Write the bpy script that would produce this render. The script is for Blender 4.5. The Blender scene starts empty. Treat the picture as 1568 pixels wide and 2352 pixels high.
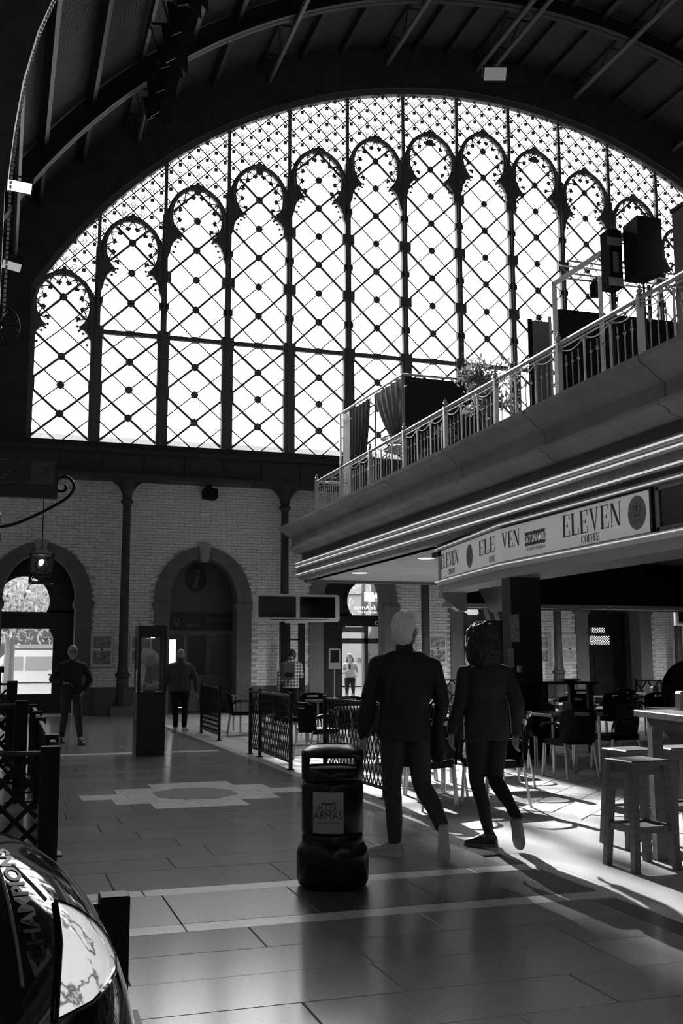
import bpy, math, random
from mathutils import Vector, Matrix, Euler, noise
random.seed(7)
D = bpy.data
SC = bpy.context.scene
COL = SC.collection
PI = math.pi
V = Vector

# ------------------------------------------------------------------ camera, light, exposure
TH, PSI, ROLL, FPX = .14186, .31415, -.0036, 2406.
cam = D.objects.new('camera', D.cameras.new('camera'))
COL.objects.link(cam)
fw = V((math.sin(PSI)*math.cos(TH), math.cos(PSI)*math.cos(TH), math.sin(TH)))
rt = V((math.cos(PSI), -math.sin(PSI), 0))
up = rt.cross(fw)
rt2 = rt*math.cos(ROLL)+up*math.sin(ROLL)
up2 = rt2.cross(fw)
cam.matrix_world = Matrix.Translation((0, 0, 1.4)) @ Matrix((rt2, up2, -fw)).transposed().to_4x4()
cam.data.sensor_fit = 'HORIZONTAL'
cam.data.sensor_width = 24
cam.data.lens = 24*FPX/1568
cam.data.clip_start = .05
cam.data.clip_end = 500
SC.camera = cam

w = D.worlds.new('sky')
SC.world = w
w.use_nodes = True
bg = w.node_tree.nodes['Background']
bg.inputs[0].default_value = (.9, .9, .9, 1)
bg.inputs[1].default_value = 6.5

sun = D.objects.new('sun', D.lights.new('sun', 'SUN'))
COL.objects.link(sun)
sun.data.energy = 9.5
sun.data.angle = math.radians(.8)
SUN = V((-.08, -1, -.55)).normalized()
sun.rotation_euler = SUN.to_track_quat('-Z', 'Y').to_euler()

portal = D.objects.new('window_portal', D.lights.new('window_portal', 'AREA'))
COL.objects.link(portal)
portal.data.shape = 'RECTANGLE'
portal.data.size, portal.data.size_y = 29, 13
portal.location = (14.3, 29.5, 13.7)
portal.rotation_euler = V((0, -1, 0)).to_track_quat('-Z', 'Z').to_euler()
portal.data.cycles.is_portal = True

vs = SC.view_settings
vs.view_transform = 'Standard'
vs.look = 'None'
vs.exposure = 0.42
vs.gamma = 1
vs.use_curve_mapping = False

# ------------------------------------------------------------------ materials
_M = {}
def mat(name, v=.5, rough=.6, metal=0., spec=.5, bump=None, nz=None, rnd=0., emit=0., coat=0., coords='Object'):
    if name in _M:
        return _M[name]
    m = D.materials.new(name)
    _M[name] = m
    m.use_nodes = True
    nt = m.node_tree
    b = nt.nodes['Principled BSDF']
    b.inputs['Base Color'].default_value = (v, v, v, 1)
    b.inputs['Roughness'].default_value = rough
    b.inputs['Metallic'].default_value = metal
    b.inputs['Specular IOR Level'].default_value = spec
    if coat:
        b.inputs['Coat Weight'].default_value = coat
        b.inputs['Coat Roughness'].default_value = .05
    if emit:
        b.inputs['Emission Color'].default_value = (1, 1, 1, 1)
        b.inputs['Emission Strength'].default_value = emit
    tc = nt.nodes.new('ShaderNodeTexCoord')
    val = None
    if nz:
        scl, amt = nz[0], nz[1]
        n = nt.nodes.new('ShaderNodeTexNoise')
        mp = nt.nodes.new('ShaderNodeMapping')
        if len(nz) > 2:
            mp.inputs['Scale'].default_value = nz[2]
        nt.links.new(tc.outputs[coords], mp.inputs[0])
        nt.links.new(mp.outputs[0], n.inputs['Vector'])
        n.inputs['Scale'].default_value = scl
        n.inputs['Detail'].default_value = 5
        mr = nt.nodes.new('ShaderNodeMapRange')
        mr.inputs[1].default_value = .25
        mr.inputs[2].default_value = .75
        mr.inputs[3].default_value = v*(1-amt)
        mr.inputs[4].default_value = v*(1+amt)
        nt.links.new(n.outputs[0], mr.inputs[0])
        val = mr.outputs[0]
    if rnd:
        oi = nt.nodes.new('ShaderNodeObjectInfo')
        mr2 = nt.nodes.new('ShaderNodeMapRange')
        mr2.inputs[3].default_value = 1-rnd
        mr2.inputs[4].default_value = 1+rnd
        nt.links.new(oi.outputs['Random'], mr2.inputs[0])
        mu = nt.nodes.new('ShaderNodeMath')
        mu.operation = 'MULTIPLY'
        nt.links.new(mr2.outputs[0], mu.inputs[0])
        if val is None:
            mu.inputs[1].default_value = v
        else:
            nt.links.new(val, mu.inputs[1])
        val = mu.outputs[0]
    if val is not None:
        cb = nt.nodes.new('ShaderNodeCombineColor')
        for i in range(3):
            nt.links.new(val, cb.inputs[i])
        nt.links.new(cb.outputs[0], b.inputs['Base Color'])
    if bump:
        n = nt.nodes.new('ShaderNodeTexNoise')
        n.inputs['Scale'].default_value = bump[0]
        n.inputs['Detail'].default_value = 4
        nt.links.new(tc.outputs[coords], n.inputs['Vector'])
        bp = nt.nodes.new('ShaderNodeBump')
        bp.inputs['Strength'].default_value = bump[1]
        bp.inputs['Distance'].default_value = .01
        nt.links.new(n.outputs[0], bp.inputs['Height'])
        nt.links.new(bp.outputs[0], b.inputs['Normal'])
    return m

def glass_mat(name, refl=.07, tint=.95, dirt=0.):
    if name in _M:
        return _M[name]
    m = D.materials.new(name)
    _M[name] = m
    m.use_nodes = True
    nt = m.node_tree
    nt.nodes.remove(nt.nodes['Principled BSDF'])
    o = nt.nodes['Material Output']
    t = nt.nodes.new('ShaderNodeBsdfTransparent')
    t.inputs[0].default_value = (tint, tint, tint, 1)
    g = nt.nodes.new('ShaderNodeBsdfGlossy')
    g.inputs['Roughness'].default_value = .03
    mx = nt.nodes.new('ShaderNodeMixShader')
    mx.inputs[0].default_value = refl
    nt.links.new(t.outputs[0], mx.inputs[1])
    nt.links.new(g.outputs[0], mx.inputs[2])
    last = mx
    if dirt:
        d = nt.nodes.new('ShaderNodeBsdfTranslucent')
        m2 = nt.nodes.new('ShaderNodeMixShader')
        m2.inputs[0].default_value = dirt
        nt.links.new(mx.outputs[0], m2.inputs[1])
        nt.links.new(d.outputs[0], m2.inputs[2])
        last = m2
    nt.links.new(last.outputs[0], o.inputs[0])
    return m

def leaf_mat(name, v, tr=.5):
    if name in _M:
        return _M[name]
    m = D.materials.new(name)
    _M[name] = m
    m.use_nodes = True
    nt = m.node_tree
    b = nt.nodes['Principled BSDF']
    b.inputs['Base Color'].default_value = (v, v, v, 1)
    b.inputs['Roughness'].default_value = .45
    t = nt.nodes.new('ShaderNodeBsdfTranslucent')
    t.inputs[0].default_value = (v, v, v, 1)
    mx = nt.nodes.new('ShaderNodeMixShader')
    mx.inputs[0].default_value = tr
    nt.links.new(b.outputs[0], mx.inputs[1])
    nt.links.new(t.outputs[0], mx.inputs[2])
    nt.links.new(mx.outputs[0], nt.nodes['Material Output'].inputs[0])
    return m

def print_mat(name, lo, hi, scale=9, lean=1.):
    """a printed photograph: blotches of grey on paper"""
    if name in _M:
        return _M[name]
    m = D.materials.new(name)
    _M[name] = m
    m.use_nodes = True
    nt = m.node_tree
    b = nt.nodes['Principled BSDF']
    b.inputs['Roughness'].default_value = .5
    tc = nt.nodes.new('ShaderNodeTexCoord')
    mp = nt.nodes.new('ShaderNodeMapping')
    mp.inputs['Scale'].default_value = (1, 1, lean)
    n = nt.nodes.new('ShaderNodeTexNoise')
    n.inputs['Scale'].default_value = scale
    n.inputs['Detail'].default_value = 8
    cr = nt.nodes.new('ShaderNodeValToRGB')
    cr.color_ramp.elements[0].position = .34
    cr.color_ramp.elements[0].color = (lo, lo, lo, 1)
    cr.color_ramp.elements[1].position = .66
    cr.color_ramp.elements[1].color = (hi, hi, hi, 1)
    nt.links.new(tc.outputs['Object'], mp.inputs[0])
    nt.links.new(mp.outputs[0], n.inputs['Vector'])
    nt.links.new(n.outputs[0], cr.inputs[0])
    nt.links.new(cr.outputs[0], b.inputs['Base Color'])
    return m

# the greys of the place
BLK = mat('black_paint', .009, .4, spec=.3)
BLKM = mat('black_matt', .01, .8, spec=.2)
IRON = mat('painted_iron', .05, .5, spec=.3, nz=(6, .25))
IRONF = mat('window_iron', .16, .6, spec=.15)
ROOF = mat('roof_boards', .08, .8, spec=.2, nz=(2.5, .25, (3, .25, 3)))
ROOFI = mat('roof_iron', .03, .6, spec=.3)
ROOFL = mat('roof_iron_light', .10, .6, spec=.3)  # paler copy of the roof iron, light on the bottom chords put into colour
BRICK = mat('pale_brick', .72, .75, nz=(5, .18), bump=(30, .2))
MORT = mat('mortar', .42, .9, nz=(8, .2))
STONE = mat('grey_stone', .12, .7, nz=(3, .18), bump=(18, .15))
STONEL = mat('pale_stone', .3, .7, nz=(4, .15))
DADO = mat('painted_dado', .10, .7, nz=(2.2, .2))
CORN = mat('cornice_stone', .3, .7, nz=(1.3, .2), bump=(12, .1))
FRZ = mat('dark_frieze', .10, .5, nz=(2, .2))
PLAS = mat('white_plaster', .55, .6)
TRIM = mat('white_gloss_trim', .8, .25, spec=.6)
ALU = mat('brushed_aluminium', .65, .32, metal=.9)
STEEL = mat('railing_steel', .5, .35, metal=.75)
GRAN = mat('polished_granite', .33, .17, nz=(60, .16), rnd=.14, spec=.35, coords='Object')
GRAND = mat('dark_granite', .10, .25, nz=(55, .45), rnd=.08, coords='Object')
MARB = mat('white_marble', .72, .25, nz=(4, .12), rnd=.05)
TERR = mat('terrace_tile', .55, .55, nz=(8, .1), rnd=.05)
TERZ = mat('terrazzo', .42, .5, nz=(70, .12))
JOINT = mat('joint', .10, .8)
WOOD = mat('grey_wood', .13, .5, nz=(6, .3, (1, 1, 6)))
WOODD = mat('dark_wood', .035, .45, nz=(6, .3, (1, 1, 6)))
RESIN = mat('black_resin', .010, .5, spec=.12)
SIGNW = mat('sign_white', .8, .45, emit=.10)  # slight glow stands in for sunlight on the sign boards
INK = mat('sign_ink', .03, .6)
GREYP = mat('grey_print', .22, .6)
SCR = mat('dark_screen', .008, .12, spec=.5)
GLASS = glass_mat('window_glass', .05, .97)
GLASSC = glass_mat('case_glass', .06, .93)
SKIN = mat('skin', .28, .55, bump=(60, .1))
LAMP = mat('lamp_on', .9, .5, emit=6)
LAMPB = mat('lamp_bright', .9, .5, emit=14)
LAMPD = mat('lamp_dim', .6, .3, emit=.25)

# ------------------------------------------------------------------ mesh helpers
class MB:
    def __init__(s):
        s.v = []
        s.f = []
    def add(s, vs_, fs):
        n = len(s.v)
        s.v += [tuple(a) for a in vs_]
        s.f += [tuple(i+n for i in f) for f in fs]
        return s
    def box(s, x0, x1, y0, y1, z0, z1):
        return s.add([(x, y, z) for z in (z0, z1) for y in (y0, y1) for x in (x0, x1)],
                     [(0, 2, 3, 1), (4, 5, 7, 6), (0, 1, 5, 4), (2, 6, 7, 3), (0, 4, 6, 2), (1, 3, 7, 5)])
    def cbox(s, x0, x1, y0, y1, z0, z1, c=.01):
        """box with chamfered top and sides"""
        r = [[(x0, y0, z0), (x1, y0, z0), (x1, y1, z0), (x0, y1, z0)],
             [(x0, y0, z1-c), (x1, y0, z1-c), (x1, y1, z1-c), (x0, y1, z1-c)],
             [(x0+c, y0+c, z1), (x1-c, y0+c, z1), (x1-c, y1-c, z1), (x0+c, y1-c, z1)]]
        return s.rings(r)
    def rings(s, r, cap=True, closed=True):
        n = len(r[0])
        vs_ = [p for ring in r for p in ring]
        fs = []
        for k in range(len(r)-1):
            for i in range(n if closed else n-1):
                j = (i+1) % n
                fs.append((k*n+i, k*n+j, (k+1)*n+j, (k+1)*n+i))
        if cap:
            fs.append(tuple(reversed(range(n))))
            fs.append(tuple((len(r)-1)*n+i for i in range(n)))
        return s.add(vs_, fs)
    def bar(s, p, q, w_=.02, h=None, upv=(0, 0, 1)):
        h = w_ if h is None else h
        p, q = V(p), V(q)
        d = (q-p).normalized()
        u_ = V(upv)
        if abs(d.dot(u_)) > .98:
            u_ = V((0, 1, 0))
        a = d.cross(u_).normalized()*w_/2
        b_ = a.cross(d).normalized()*h/2
        return s.rings([[c-a-b_, c+a-b_, c+a+b_, c-a+b_] for c in (p, q)])
    def tube(s, pts, r, n=8, cap=True):
        pts = [V(p) for p in pts]
        rr = r if isinstance(r, (list, tuple)) else [r]*len(pts)
        rs = []
        prev = None
        for i, p in enumerate(pts):
            d = (pts[min(i+1, len(pts)-1)]-pts[max(i-1, 0)]).normalized()
            if prev is None:
                a = d.cross(V((0, 0, 1)) if abs(d.z) < .95 else V((0, 1, 0))).normalized()
            else:
                a = (prev-d*prev.dot(d)).normalized()
            prev = a
            b_ = d.cross(a)
            rs.append([p+(a*math.cos(t)+b_*math.sin(t))*rr[i] for t in [2*PI*k/n for k in range(n)]])
        return s.rings(rs, cap)
    def lathe(s, prof, n=16, c=(0, 0, 0), ph=0., sx=1., sy=1., cap=True):
        return s.rings([[(c[0]+r*sx*math.cos(ph+2*PI*k/n), c[1]+r*sy*math.sin(ph+2*PI*k/n), c[2]+z)
                         for k in range(n)] for r, z in prof], cap)
    def ball(s, c, rx, ry=None, rz=None, n=10, m=None):
        ry = rx if ry is None else ry
        rz = rx if rz is None else rz
        k = 7 if n < 14 else 12
        m = m or Matrix.Identity(3)
        rs = []
        for i in range(k+1):
            a = -PI/2+PI*(i+.08*(i == 0)-.08*(i == k))/k
            rs.append([V(c)+m@V((rx*math.cos(a)*math.cos(t), ry*math.cos(a)*math.sin(t), rz*math.sin(a)))
                       for t in [2*PI*j/n for j in range(n)]])
        return s.rings(rs)
    def prism(s, poly, axis, a0, a1):
        """poly of 2-D points extruded along x, y or z"""
        def P(u_, v_, a):
            return {'x': (a, u_, v_), 'y': (u_, a, v_), 'z': (u_, v_, a)}[axis]
        n = len(poly)
        vs_ = [P(u_, v_, a0) for u_, v_ in poly]+[P(u_, v_, a1) for u_, v_ in poly]
        fs = [tuple(range(n)), tuple(reversed(range(n, 2*n)))]
        fs += [(i, (i+1) % n, n+(i+1) % n, n+i) for i in range(n)]
        return s.add(vs_, fs)
    def strip(s, A, B, axis, a0, a1):
        """extruded band between two polylines"""
        for i in range(len(A)-1):
            s.prism([A[i], A[i+1], B[i+1], B[i]], axis, a0, a1)
        return s
    def xf(s, m):
        s.v = [tuple(m @ V(p)) for p in s.v]
        return s
    def mesh(s, name, m=None, smooth=False, fixn=True, merge=False):
        me = D.meshes.new(name)
        me.from_pydata(s.v, [], s.f)
        if fixn:
            import bmesh
            b_ = bmesh.new()
            b_.from_mesh(me)
            if merge:
                bmesh.ops.remove_doubles(b_, verts=b_.verts, dist=.0002)
            bmesh.ops.recalc_face_normals(b_, faces=b_.faces)
            b_.to_mesh(me)
            b_.free()
        if m:
            me.materials.append(m)
        if smooth:
            me.shade_smooth()
            try:
                me.set_sharp_from_angle(angle=math.radians(35))
            except Exception:
                pass
        return me

def link(name, data, parent=None, loc=(0, 0, 0), rz=0., world=False):
    o = D.objects.new(name, data)
    COL.objects.link(o)
    o.location = loc
    o.rotation_euler = (0, 0, rz)
    if parent is not None:
        o.parent = parent
        if world:
            o.matrix_parent_inverse = Matrix.Translation(-V(parent.location))
    return o
def obj(name, mb, m, parent=None, world=False, smooth=False, loc=(0, 0, 0), rz=0., kind=None, fixn=True):
    o = link(name, mb.mesh(name, m, smooth, fixn), parent, loc, rz, world)
    if kind:
        o['kind'] = kind
    return o
def tag(o, label, cat, group=None, kind=None):
    o['label'] = label
    o['category'] = cat
    if group:
        o['group'] = group
    if kind:
        o['kind'] = kind
    return o
def thing(name, label, cat, loc=(0, 0, 0), rz=0., group=None):
    return tag(link(name, None, None, loc, rz), label, cat, group)
def struct(name, loc=(0, 0, 0)):
    o = link(name, None, None, loc)
    o['kind'] = 'structure'
    return o
def dup(root, loc, rz=0., label=None, group=None, sc=None):
    c = root.copy()
    COL.objects.link(c)
    c.location = loc
    c.rotation_euler = (0, 0, rz)
    if sc:
        c.scale = (sc, sc, sc)
    if label:
        c['label'] = label
    if group:
        c['group'] = group
    for ch in root.children:
        k = ch.copy()
        COL.objects.link(k)
        k.parent = c
        for g in ch.children:
            d = g.copy()
            COL.objects.link(d)
            d.parent = k
    return c
def text_mesh(s_, size, ext=.002, name='lettering', bold=0., align='CENTER'):
    cu = D.curves.new(name, 'FONT')
    cu.body = s_
    cu.size = size
    cu.extrude = ext
    cu.offset = bold
    cu.align_x = align
    cu.resolution_u = 3
    o = D.objects.new(name, cu)
    COL.objects.link(o)
    dg = bpy.context.evaluated_depsgraph_get()
    me = D.meshes.new_from_object(o.evaluated_get(dg))
    D.objects.remove(o)
    D.curves.remove(cu)
    return me
def lettering(s_, size, m, parent, M4, world=True, bold=0., ext=.002, name='lettering'):
    me = text_mesh(s_, size, ext, name, bold)
    me.transform(M4)
    me.materials.clear()
    me.materials.append(m)
    return link(name, me, parent, world=world)
def frame4(o_, xdir, ydir):
    x = V(xdir).normalized()
    y = V(ydir).normalized()
    z = x.cross(y)
    return Matrix.Translation(o_) @ Matrix((x, y, z)).transposed().to_4x4()
# ------------------------------------------------------------------ floor
W = 29.05
floor = struct('floor')
obj('subfloor', MB().box(-3.4, 33, -13, 32, -.2, -.012), JOINT, floor)

def unit_tile(name, m, c=.004):
    """unit tile; the chamfer is worked out for tiles about half a metre across"""
    r = [[(0, 0, -1), (1, 0, -1), (1, 1, -1), (0, 1, -1)], [(0, 0, -.25), (1, 0, -.25), (1, 1, -.25), (0, 1, -.25)],
         [(c, c, 0), (1-c, c, 0), (1-c, 1-c, 0), (c, 1-c, 0)]]
    return MB().rings(r).mesh(name, m)
T_G, T_D, T_M, T_T = (unit_tile('stone_slab', GRAN), unit_tile('dark_slab', GRAND),
                      unit_tile('marble_slab', MARB), unit_tile('terrace_tile', TERR))
stuffG = MB()
GAP = .0018
def lay(kind, name, x0, x1, y0, y1, part=True, mesh=None):
    dz = random.uniform(-.0006, .0006)
    if part:
        o = link(name, mesh, floor, (x0+GAP, y0+GAP, dz))
        o.scale = (x1-x0-2*GAP, y1-y0-2*GAP, .012)
    else:
        kind.cbox(x0+GAP, x1-GAP, y0+GAP, y1-GAP, -.012, dz, .003)
XR = 3.40
# motif of marble round a granite octagon
mx, my, ch, cw = 2.07, 11.52, .43, .40
half = {-2: .47, -1: .85, 0: 1.2, 1: .85, 2: .47}
shift = {-2: -.1, -1: -.05, 0: 0, 1: .05, 2: .1}
def motif_row(y):
    return round((y-my)/ch)
rows = []
yy = 6.81+.0
y = my-.5*ch
ys = [y]
while ys[0] > 6.81+.2:
    ys.insert(0, ys[0]-ch)
ys[0] = 6.81
while ys[-1]+ch < 17.0:
    ys.append(ys[-1]+ch)
ys[-1] = 16.75
near = [1.2, 1.7, 2.2, 2.7, 3.1, 3.55, 4.0, 4.42, 4.87, 5.3, 5.72]
def row_of(y0, y1, off, part):
    L = 1.13
    x = -3.3+off
    xs = [-3.3]
    while x < XR-.2:
        if x > -3.2:
            xs.append(x)
        x += L+random.choice((0, 0, .0, .12, -.15))
    xs.append(XR)
    k = motif_row((y0+y1)/2)
    cut = None
    if abs(k) <= 2 and y0 > 9:
        cut = (mx+shift[k]-half[k], mx+shift[k]+half[k])
    for a, b_ in zip(xs[:-1], xs[1:]):
        segs = [(a, b_)]
        if cut:
            segs = [(a, min(b_, cut[0])), (max(a, cut[1]), b_)]
        for p, q in segs:
            if q-p > .03:
                lay(stuffG, 'stone_slab', p, q, y0, y1, part and q > -.3, T_G)
    if cut:
        n = max(2, round((cut[1]-cut[0])/.48))
        st = (cut[1]-cut[0])/n
        for i in range(n):
            lay(None, 'marble_slab', cut[0]+i*st, cut[0]+(i+1)*st, y0, y1, True, T_M)
for y0, y1 in zip(near[:-1], near[1:]):
    row_of(y0, y1, random.uniform(0, 1.1), y0 > 2)
for i, (y0, y1) in enumerate(zip(ys[:-1], ys[1:])):
    row_of(y0, y1, random.uniform(0, 1.1), True)
y = 17.05
while y < 28.9:
    row_of(y, min(y+.45, 29), random.uniform(0, 1.1), False)
    y += .45
y = -12.8
while y < 1.1:
    row_of(y, min(y+.6, 1.2), random.uniform(0, 1.1), False)
    y += .6
obj('distant_slabs', stuffG, GRAN, floor, kind='stuff')
# octagon
oc = [(mx+.46*1.0*math.cos(PI/8+k*PI/4), my+.52*math.sin(PI/8+k*PI/4)) for k in range(8)]
obj('octagon_slab', MB().prism(oc, 'z', -.01, .0035), GRAND, floor)
# two marble bands across with dark granite slabs between, and the band at the far end
def band(y0, y1, xa, xb, L, mesh, nm):
    x = xa
    while x < xb-.05:
        lay(None, nm, x, min(x+L, xb), y0, y1, True, mesh)
        x += L
band(5.72, 5.89, -2.6, 3.6, .9, T_M, 'marble_slab')
band(5.89, 6.63, -2.9, 3.55, .78, T_D, 'dark_slab')
band(6.63, 6.81, -2.4, 4.2, 1.1, T_M, 'marble_slab')
band(16.75, 17.05, -3.0, 3.9, 1.0, T_M, 'marble_slab')
# dark border, marble line and terrazzo margin towards the terrace
y = 1.2
while y < 5.6:
    lay(None, 'dark_slab', 3.4, 3.56, y, min(y+1.12, 5.72), True, T_D)
    y += 1.12
y = 1.2
while y < 28.9:
    y2 = min(y+1.2, 29)
    if not (y < 6.63 < y2):
        lay(None, 'marble_slab', 3.56, 3.70, y, y2, True, T_M)
    else:
        lay(None, 'marble_slab', 3.56, 3.70, y, 6.63, True, T_M)
        lay(None, 'marble_slab', 3.56, 3.70, 6.81, y2, True, T_M)
    if y > 6.5:
        lay(None, 'dark_slab', 3.40, 3.56, max(y, 6.81), y2, y < 20, T_D) if y < 20 else lay(stuffG, '', 3.4, 3.56, y, y2, False)
    y += 1.2
tz = [(3.70, -12.8), (33, -12.8), (33, 6.2), (5.75, 6.2), (4.34, 9.71), (4.15, 11.5), (4.10, 29), (3.70, 29)]
obj('terrazzo_margin', MB().prism(tz, 'z', -.012, .0), TERZ, floor)
# terrace tiles laid on the diagonal
terr = struct('floor_terrace')
def inside(x, y):
    if y < 6.2 or y > 28.8 or x > 31:
        return False
    lim = 4.34+(9.71-y)*.402 if y < 9.71 else (4.34-(y-9.71)*.1 if y < 11.5 else 4.12)
    return x > lim+.02
cells = []
S2 = math.sqrt(.5)
a_, b2 = .72, .36
for i in range(-60, 90):
    for j in range(-90, 120):
        u0, v0 = i*a_+(j % 2)*a_/2, j*b2
        c = [((u_*S2-v_*S2)+6, (u_*S2+v_*S2)+9) for u_, v_ in ((u0, v0), (u0+a_, v0), (u0+a_, v0+b2), (u0, v0+b2))]
        if all(inside(*p) for p in c):
            m_ = V((sum(p[0] for p in c)/4, sum(p[1] for p in c)/4))
            cells.append((m_.length, u0, v0, c))
        elif any(inside(*p) for p in c):
            cells.append((999, u0, v0, [p if inside(*p) else None for p in c]))
cells.sort(key=lambda t: t[0])
st = MB()
tl = MB().rings([[(0, 0, -1), (1, 0, -1), (1, 1, -1), (0, 1, -1)], [(.006, .012, 0), (.994, .012, 0), (.994, .988, 0), (.006, .988, 0)]]).mesh('terrace_tile', TERR)
n_ = 0
for dist, u0, v0, c in cells:
    if dist > 900:
        # cut tiles at the edge
        pts = [p for p in c if p is not None]
        if len(pts) == 3:
            st.prism(pts, 'z', -.012, 0)
        continue
    if n_ < 290:
        o = link('terrace_tile', tl, terr, ((u0*S2-v0*S2)+6, (u0*S2+v0*S2)+9, random.uniform(-.0005, .0005)), PI/4)
        o.scale = (a_-.006, b2-.006, .012)
        n_ += 1
    else:
        e = .004
        pp = []
        cx_, cy_ = sum(p[0] for p in c)/4, sum(p[1] for p in c)/4
        for p in c:
            d_ = V((p[0]-cx_, p[1]-cy_))
            d_ = d_*(1-.014)
            pp.append((cx_+d_.x, cy_+d_.y))
        st.prism(pp, 'z', -.012, 0)
obj('distant_terrace_tiles', st, TERR, terr, kind='stuff')
obj('terrace_bed', MB().prism([(5.75, 6.2), (4.34, 9.71), (4.15, 11.5), (4.1, 29), (33, 29), (33, 6.2)], 'z', -.015, -.006), mat('terrace_bed', .4, .8), terr)

# ------------------------------------------------------------------ far wall with its arches
wallf = struct('wall_far')
AC = [.98, 5.38, 9.8, 14.2, 18.45, 22.9, 27.3]
COLX = [-1.25, 3.2, 7.68, 12.05, 16.4, 20.75, 25.1, 29.5]
SPZ, RXO, RZO, RXI, RZI = 3.08, 1.36, 1.52, .94, 1.2
def arc(cx, rx, rz, a0=0, a1=PI, n=18, z=SPZ):
    return [(cx+rx*math.cos(a0+(a1-a0)*i/n), z+rz*math.sin(a0+(a1-a0)*i/n)) for i in range(n+1)]
mb = MB()
for i, c in enumerate(AC):
    xl, xr = COLX[i], COLX[i+1]
    poly = [(xl, 0), (xl, 7.3), (xr, 7.3), (xr, 0), (c+RXI+.05, 0)]+arc(c, RXI+.05, RZI+.05)+[(c-RXI-.05, 0)]
    mb.prism(poly, 'y', W, W+.5)
mb.box(-3.4, COLX[0], W, W+.5, 0, 7.3)
mb.box(COLX[-1], 33, W, W+.5, 0, 7.3)
obj('masonry', mb, MORT, wallf)
# bricks, near ones singly
def in_arch(x, z):
    for c in AC:
        if abs(x-c) < RXO-.06 and (z < SPZ or ((x-c)/(RXO-.06))**2+((z-SPZ)/(RZO-.06))**2 < 1):
            return True
    return False
bl, bh = .30, .085
bsing = MB().rings([[(0, 0, 0), (0, 0, 1), (1, 0, 1), (1, 0, 0)], [(.012, -1, .06), (.012, -1, .94), (.988, -1, .94), (.988, -1, .06)]]).mesh('brick', BRICK)
bst = MB()
cnt = 0
r_ = 0
z = .74
while z < 6.32:
    x = -3.3+(r_ % 2)*bl/2+random.uniform(-.02, .02)
    while x < 31:
        L = bl
        if not in_arch(x+.05, z+.04) and not in_arch(x+L-.05, z+.04):
            pr_ = random.uniform(.012, .022)
            single = (cnt < 290 and 3.3 < x < 7.6 and 4.55 < z < 6.2)
            if single:
                o = link('brick', bsing, wallf, (x+.006, W+.003, z+.006))
                o.scale = (L-.012, pr_, bh-.012)
                cnt += 1
            else:
                x0, x1, z0, z1 = x+.006, x+L-.006, z+.006, z+bh-.006
                bst.add([(x0, W+.002, z0), (x0, W+.002, z1), (x1, W+.002, z1), (x1, W+.002, z0),
                         (x0+.004, W-pr_, z0+.004), (x0+.004, W-pr_, z1-.004), (x1-.004, W-pr_, z1-.004), (x1-.004, W-pr_, z0+.004)],
                        [(4, 5, 6, 7)[::-1], (0, 1, 5, 4)[::-1], (1, 2, 6, 5)[::-1], (2, 3, 7, 6)[::-1], (3, 0, 4, 7)[::-1]])
        x += L
    z += bh
    r_ += 1
obj('brickwork', bst, BRICK, wallf, kind='stuff', fixn=False)
# painted dado between the arches
for i in range(len(COLX)-1):
    for a, b_ in ((COLX[i], AC[i]-RXO), (AC[i]+RXO, COLX[i+1])):
        obj('dado_panel', MB().prism([(W-.03, 0), (W-.03, .70), (W-.005, .735), (W+.01, .735), (W+.01, 0)], 'x', a, b_), DADO, wallf)
obj('dado_panel', MB().prism([(W-.03, 0), (W-.03, .70), (W-.005, .735), (W+.01, .735), (W+.01, 0)], 'x', -3.3, COLX[0]), DADO, wallf)
# arch surrounds
for i, c in enumerate(AC):
    t = tag(link('arch_surround', None, None, (c, W, 0)), '', '')
    del t['label'], t['category']
    t.name = 'trim_%d' % (i+1)
    t['kind'] = 'structure'
    y0, y1 = -.07, .5
    for s_ in (-1, 1):
        xa, xb = sorted((s_*RXI, s_*RXO))
        obj('pilaster', MB().box(xa, xb, y0, y1, .0, SPZ-.24), STONE, t)
        e = .05
        obj('impost', MB().box(xa-e*.6, xb+e*.6, y0-.03, y1, SPZ-.24, SPZ-.19).box(xa-e, xb+e, y0-.06, y1, SPZ-.19, SPZ-.06).box(xa-e*.5, xb+e*.5, y0-.03, y1, SPZ-.06, SPZ), STONE, t)
    A = arc(0, RXI, RZI, n=24)
    B = arc(0, RXO, RZO, n=24)
    obj('archivolt', MB().strip(A, B, 'y', y0, y1), STONE, t)
    obj('keystone', MB().prism([(-.11, SPZ+RZI-.1), (-.17, SPZ+RZO+.06), (.17, SPZ+RZO+.06), (.11, SPZ+RZI-.1)], 'y', -.13, .1)
        .prism([(-.05, SPZ+RZI-.02), (-.09, SPZ+RZO-.02), (.09, SPZ+RZO-.02), (.05, SPZ+RZI-.02)], 'y', -.16, -.12), STONEL, t)
# vestibules behind the arches
DKW = mat('vestibule_paint', .07, .7, nz=(3, .2))
YD = W+1.5
for i, c in enumerate(AC):
    v = struct('wall_vestibule' if i == 0 else 'wall_vestibule')
    v.location = (c, W+.5, 0)
    x = RXI+.35
    h = 4.6
    m_ = MB().box(-x-.1, -x, 0, 1.6, 0, h).box(x, x+.1, 0, 1.6, 0, h).box(-x-.1, x+.1, 0, 1.6, h, h+.1)
    m_.box(-x, x, 0, .0+.02, SPZ+RZI+.1, h)
    obj('side_walls', m_, DKW, v)

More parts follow.
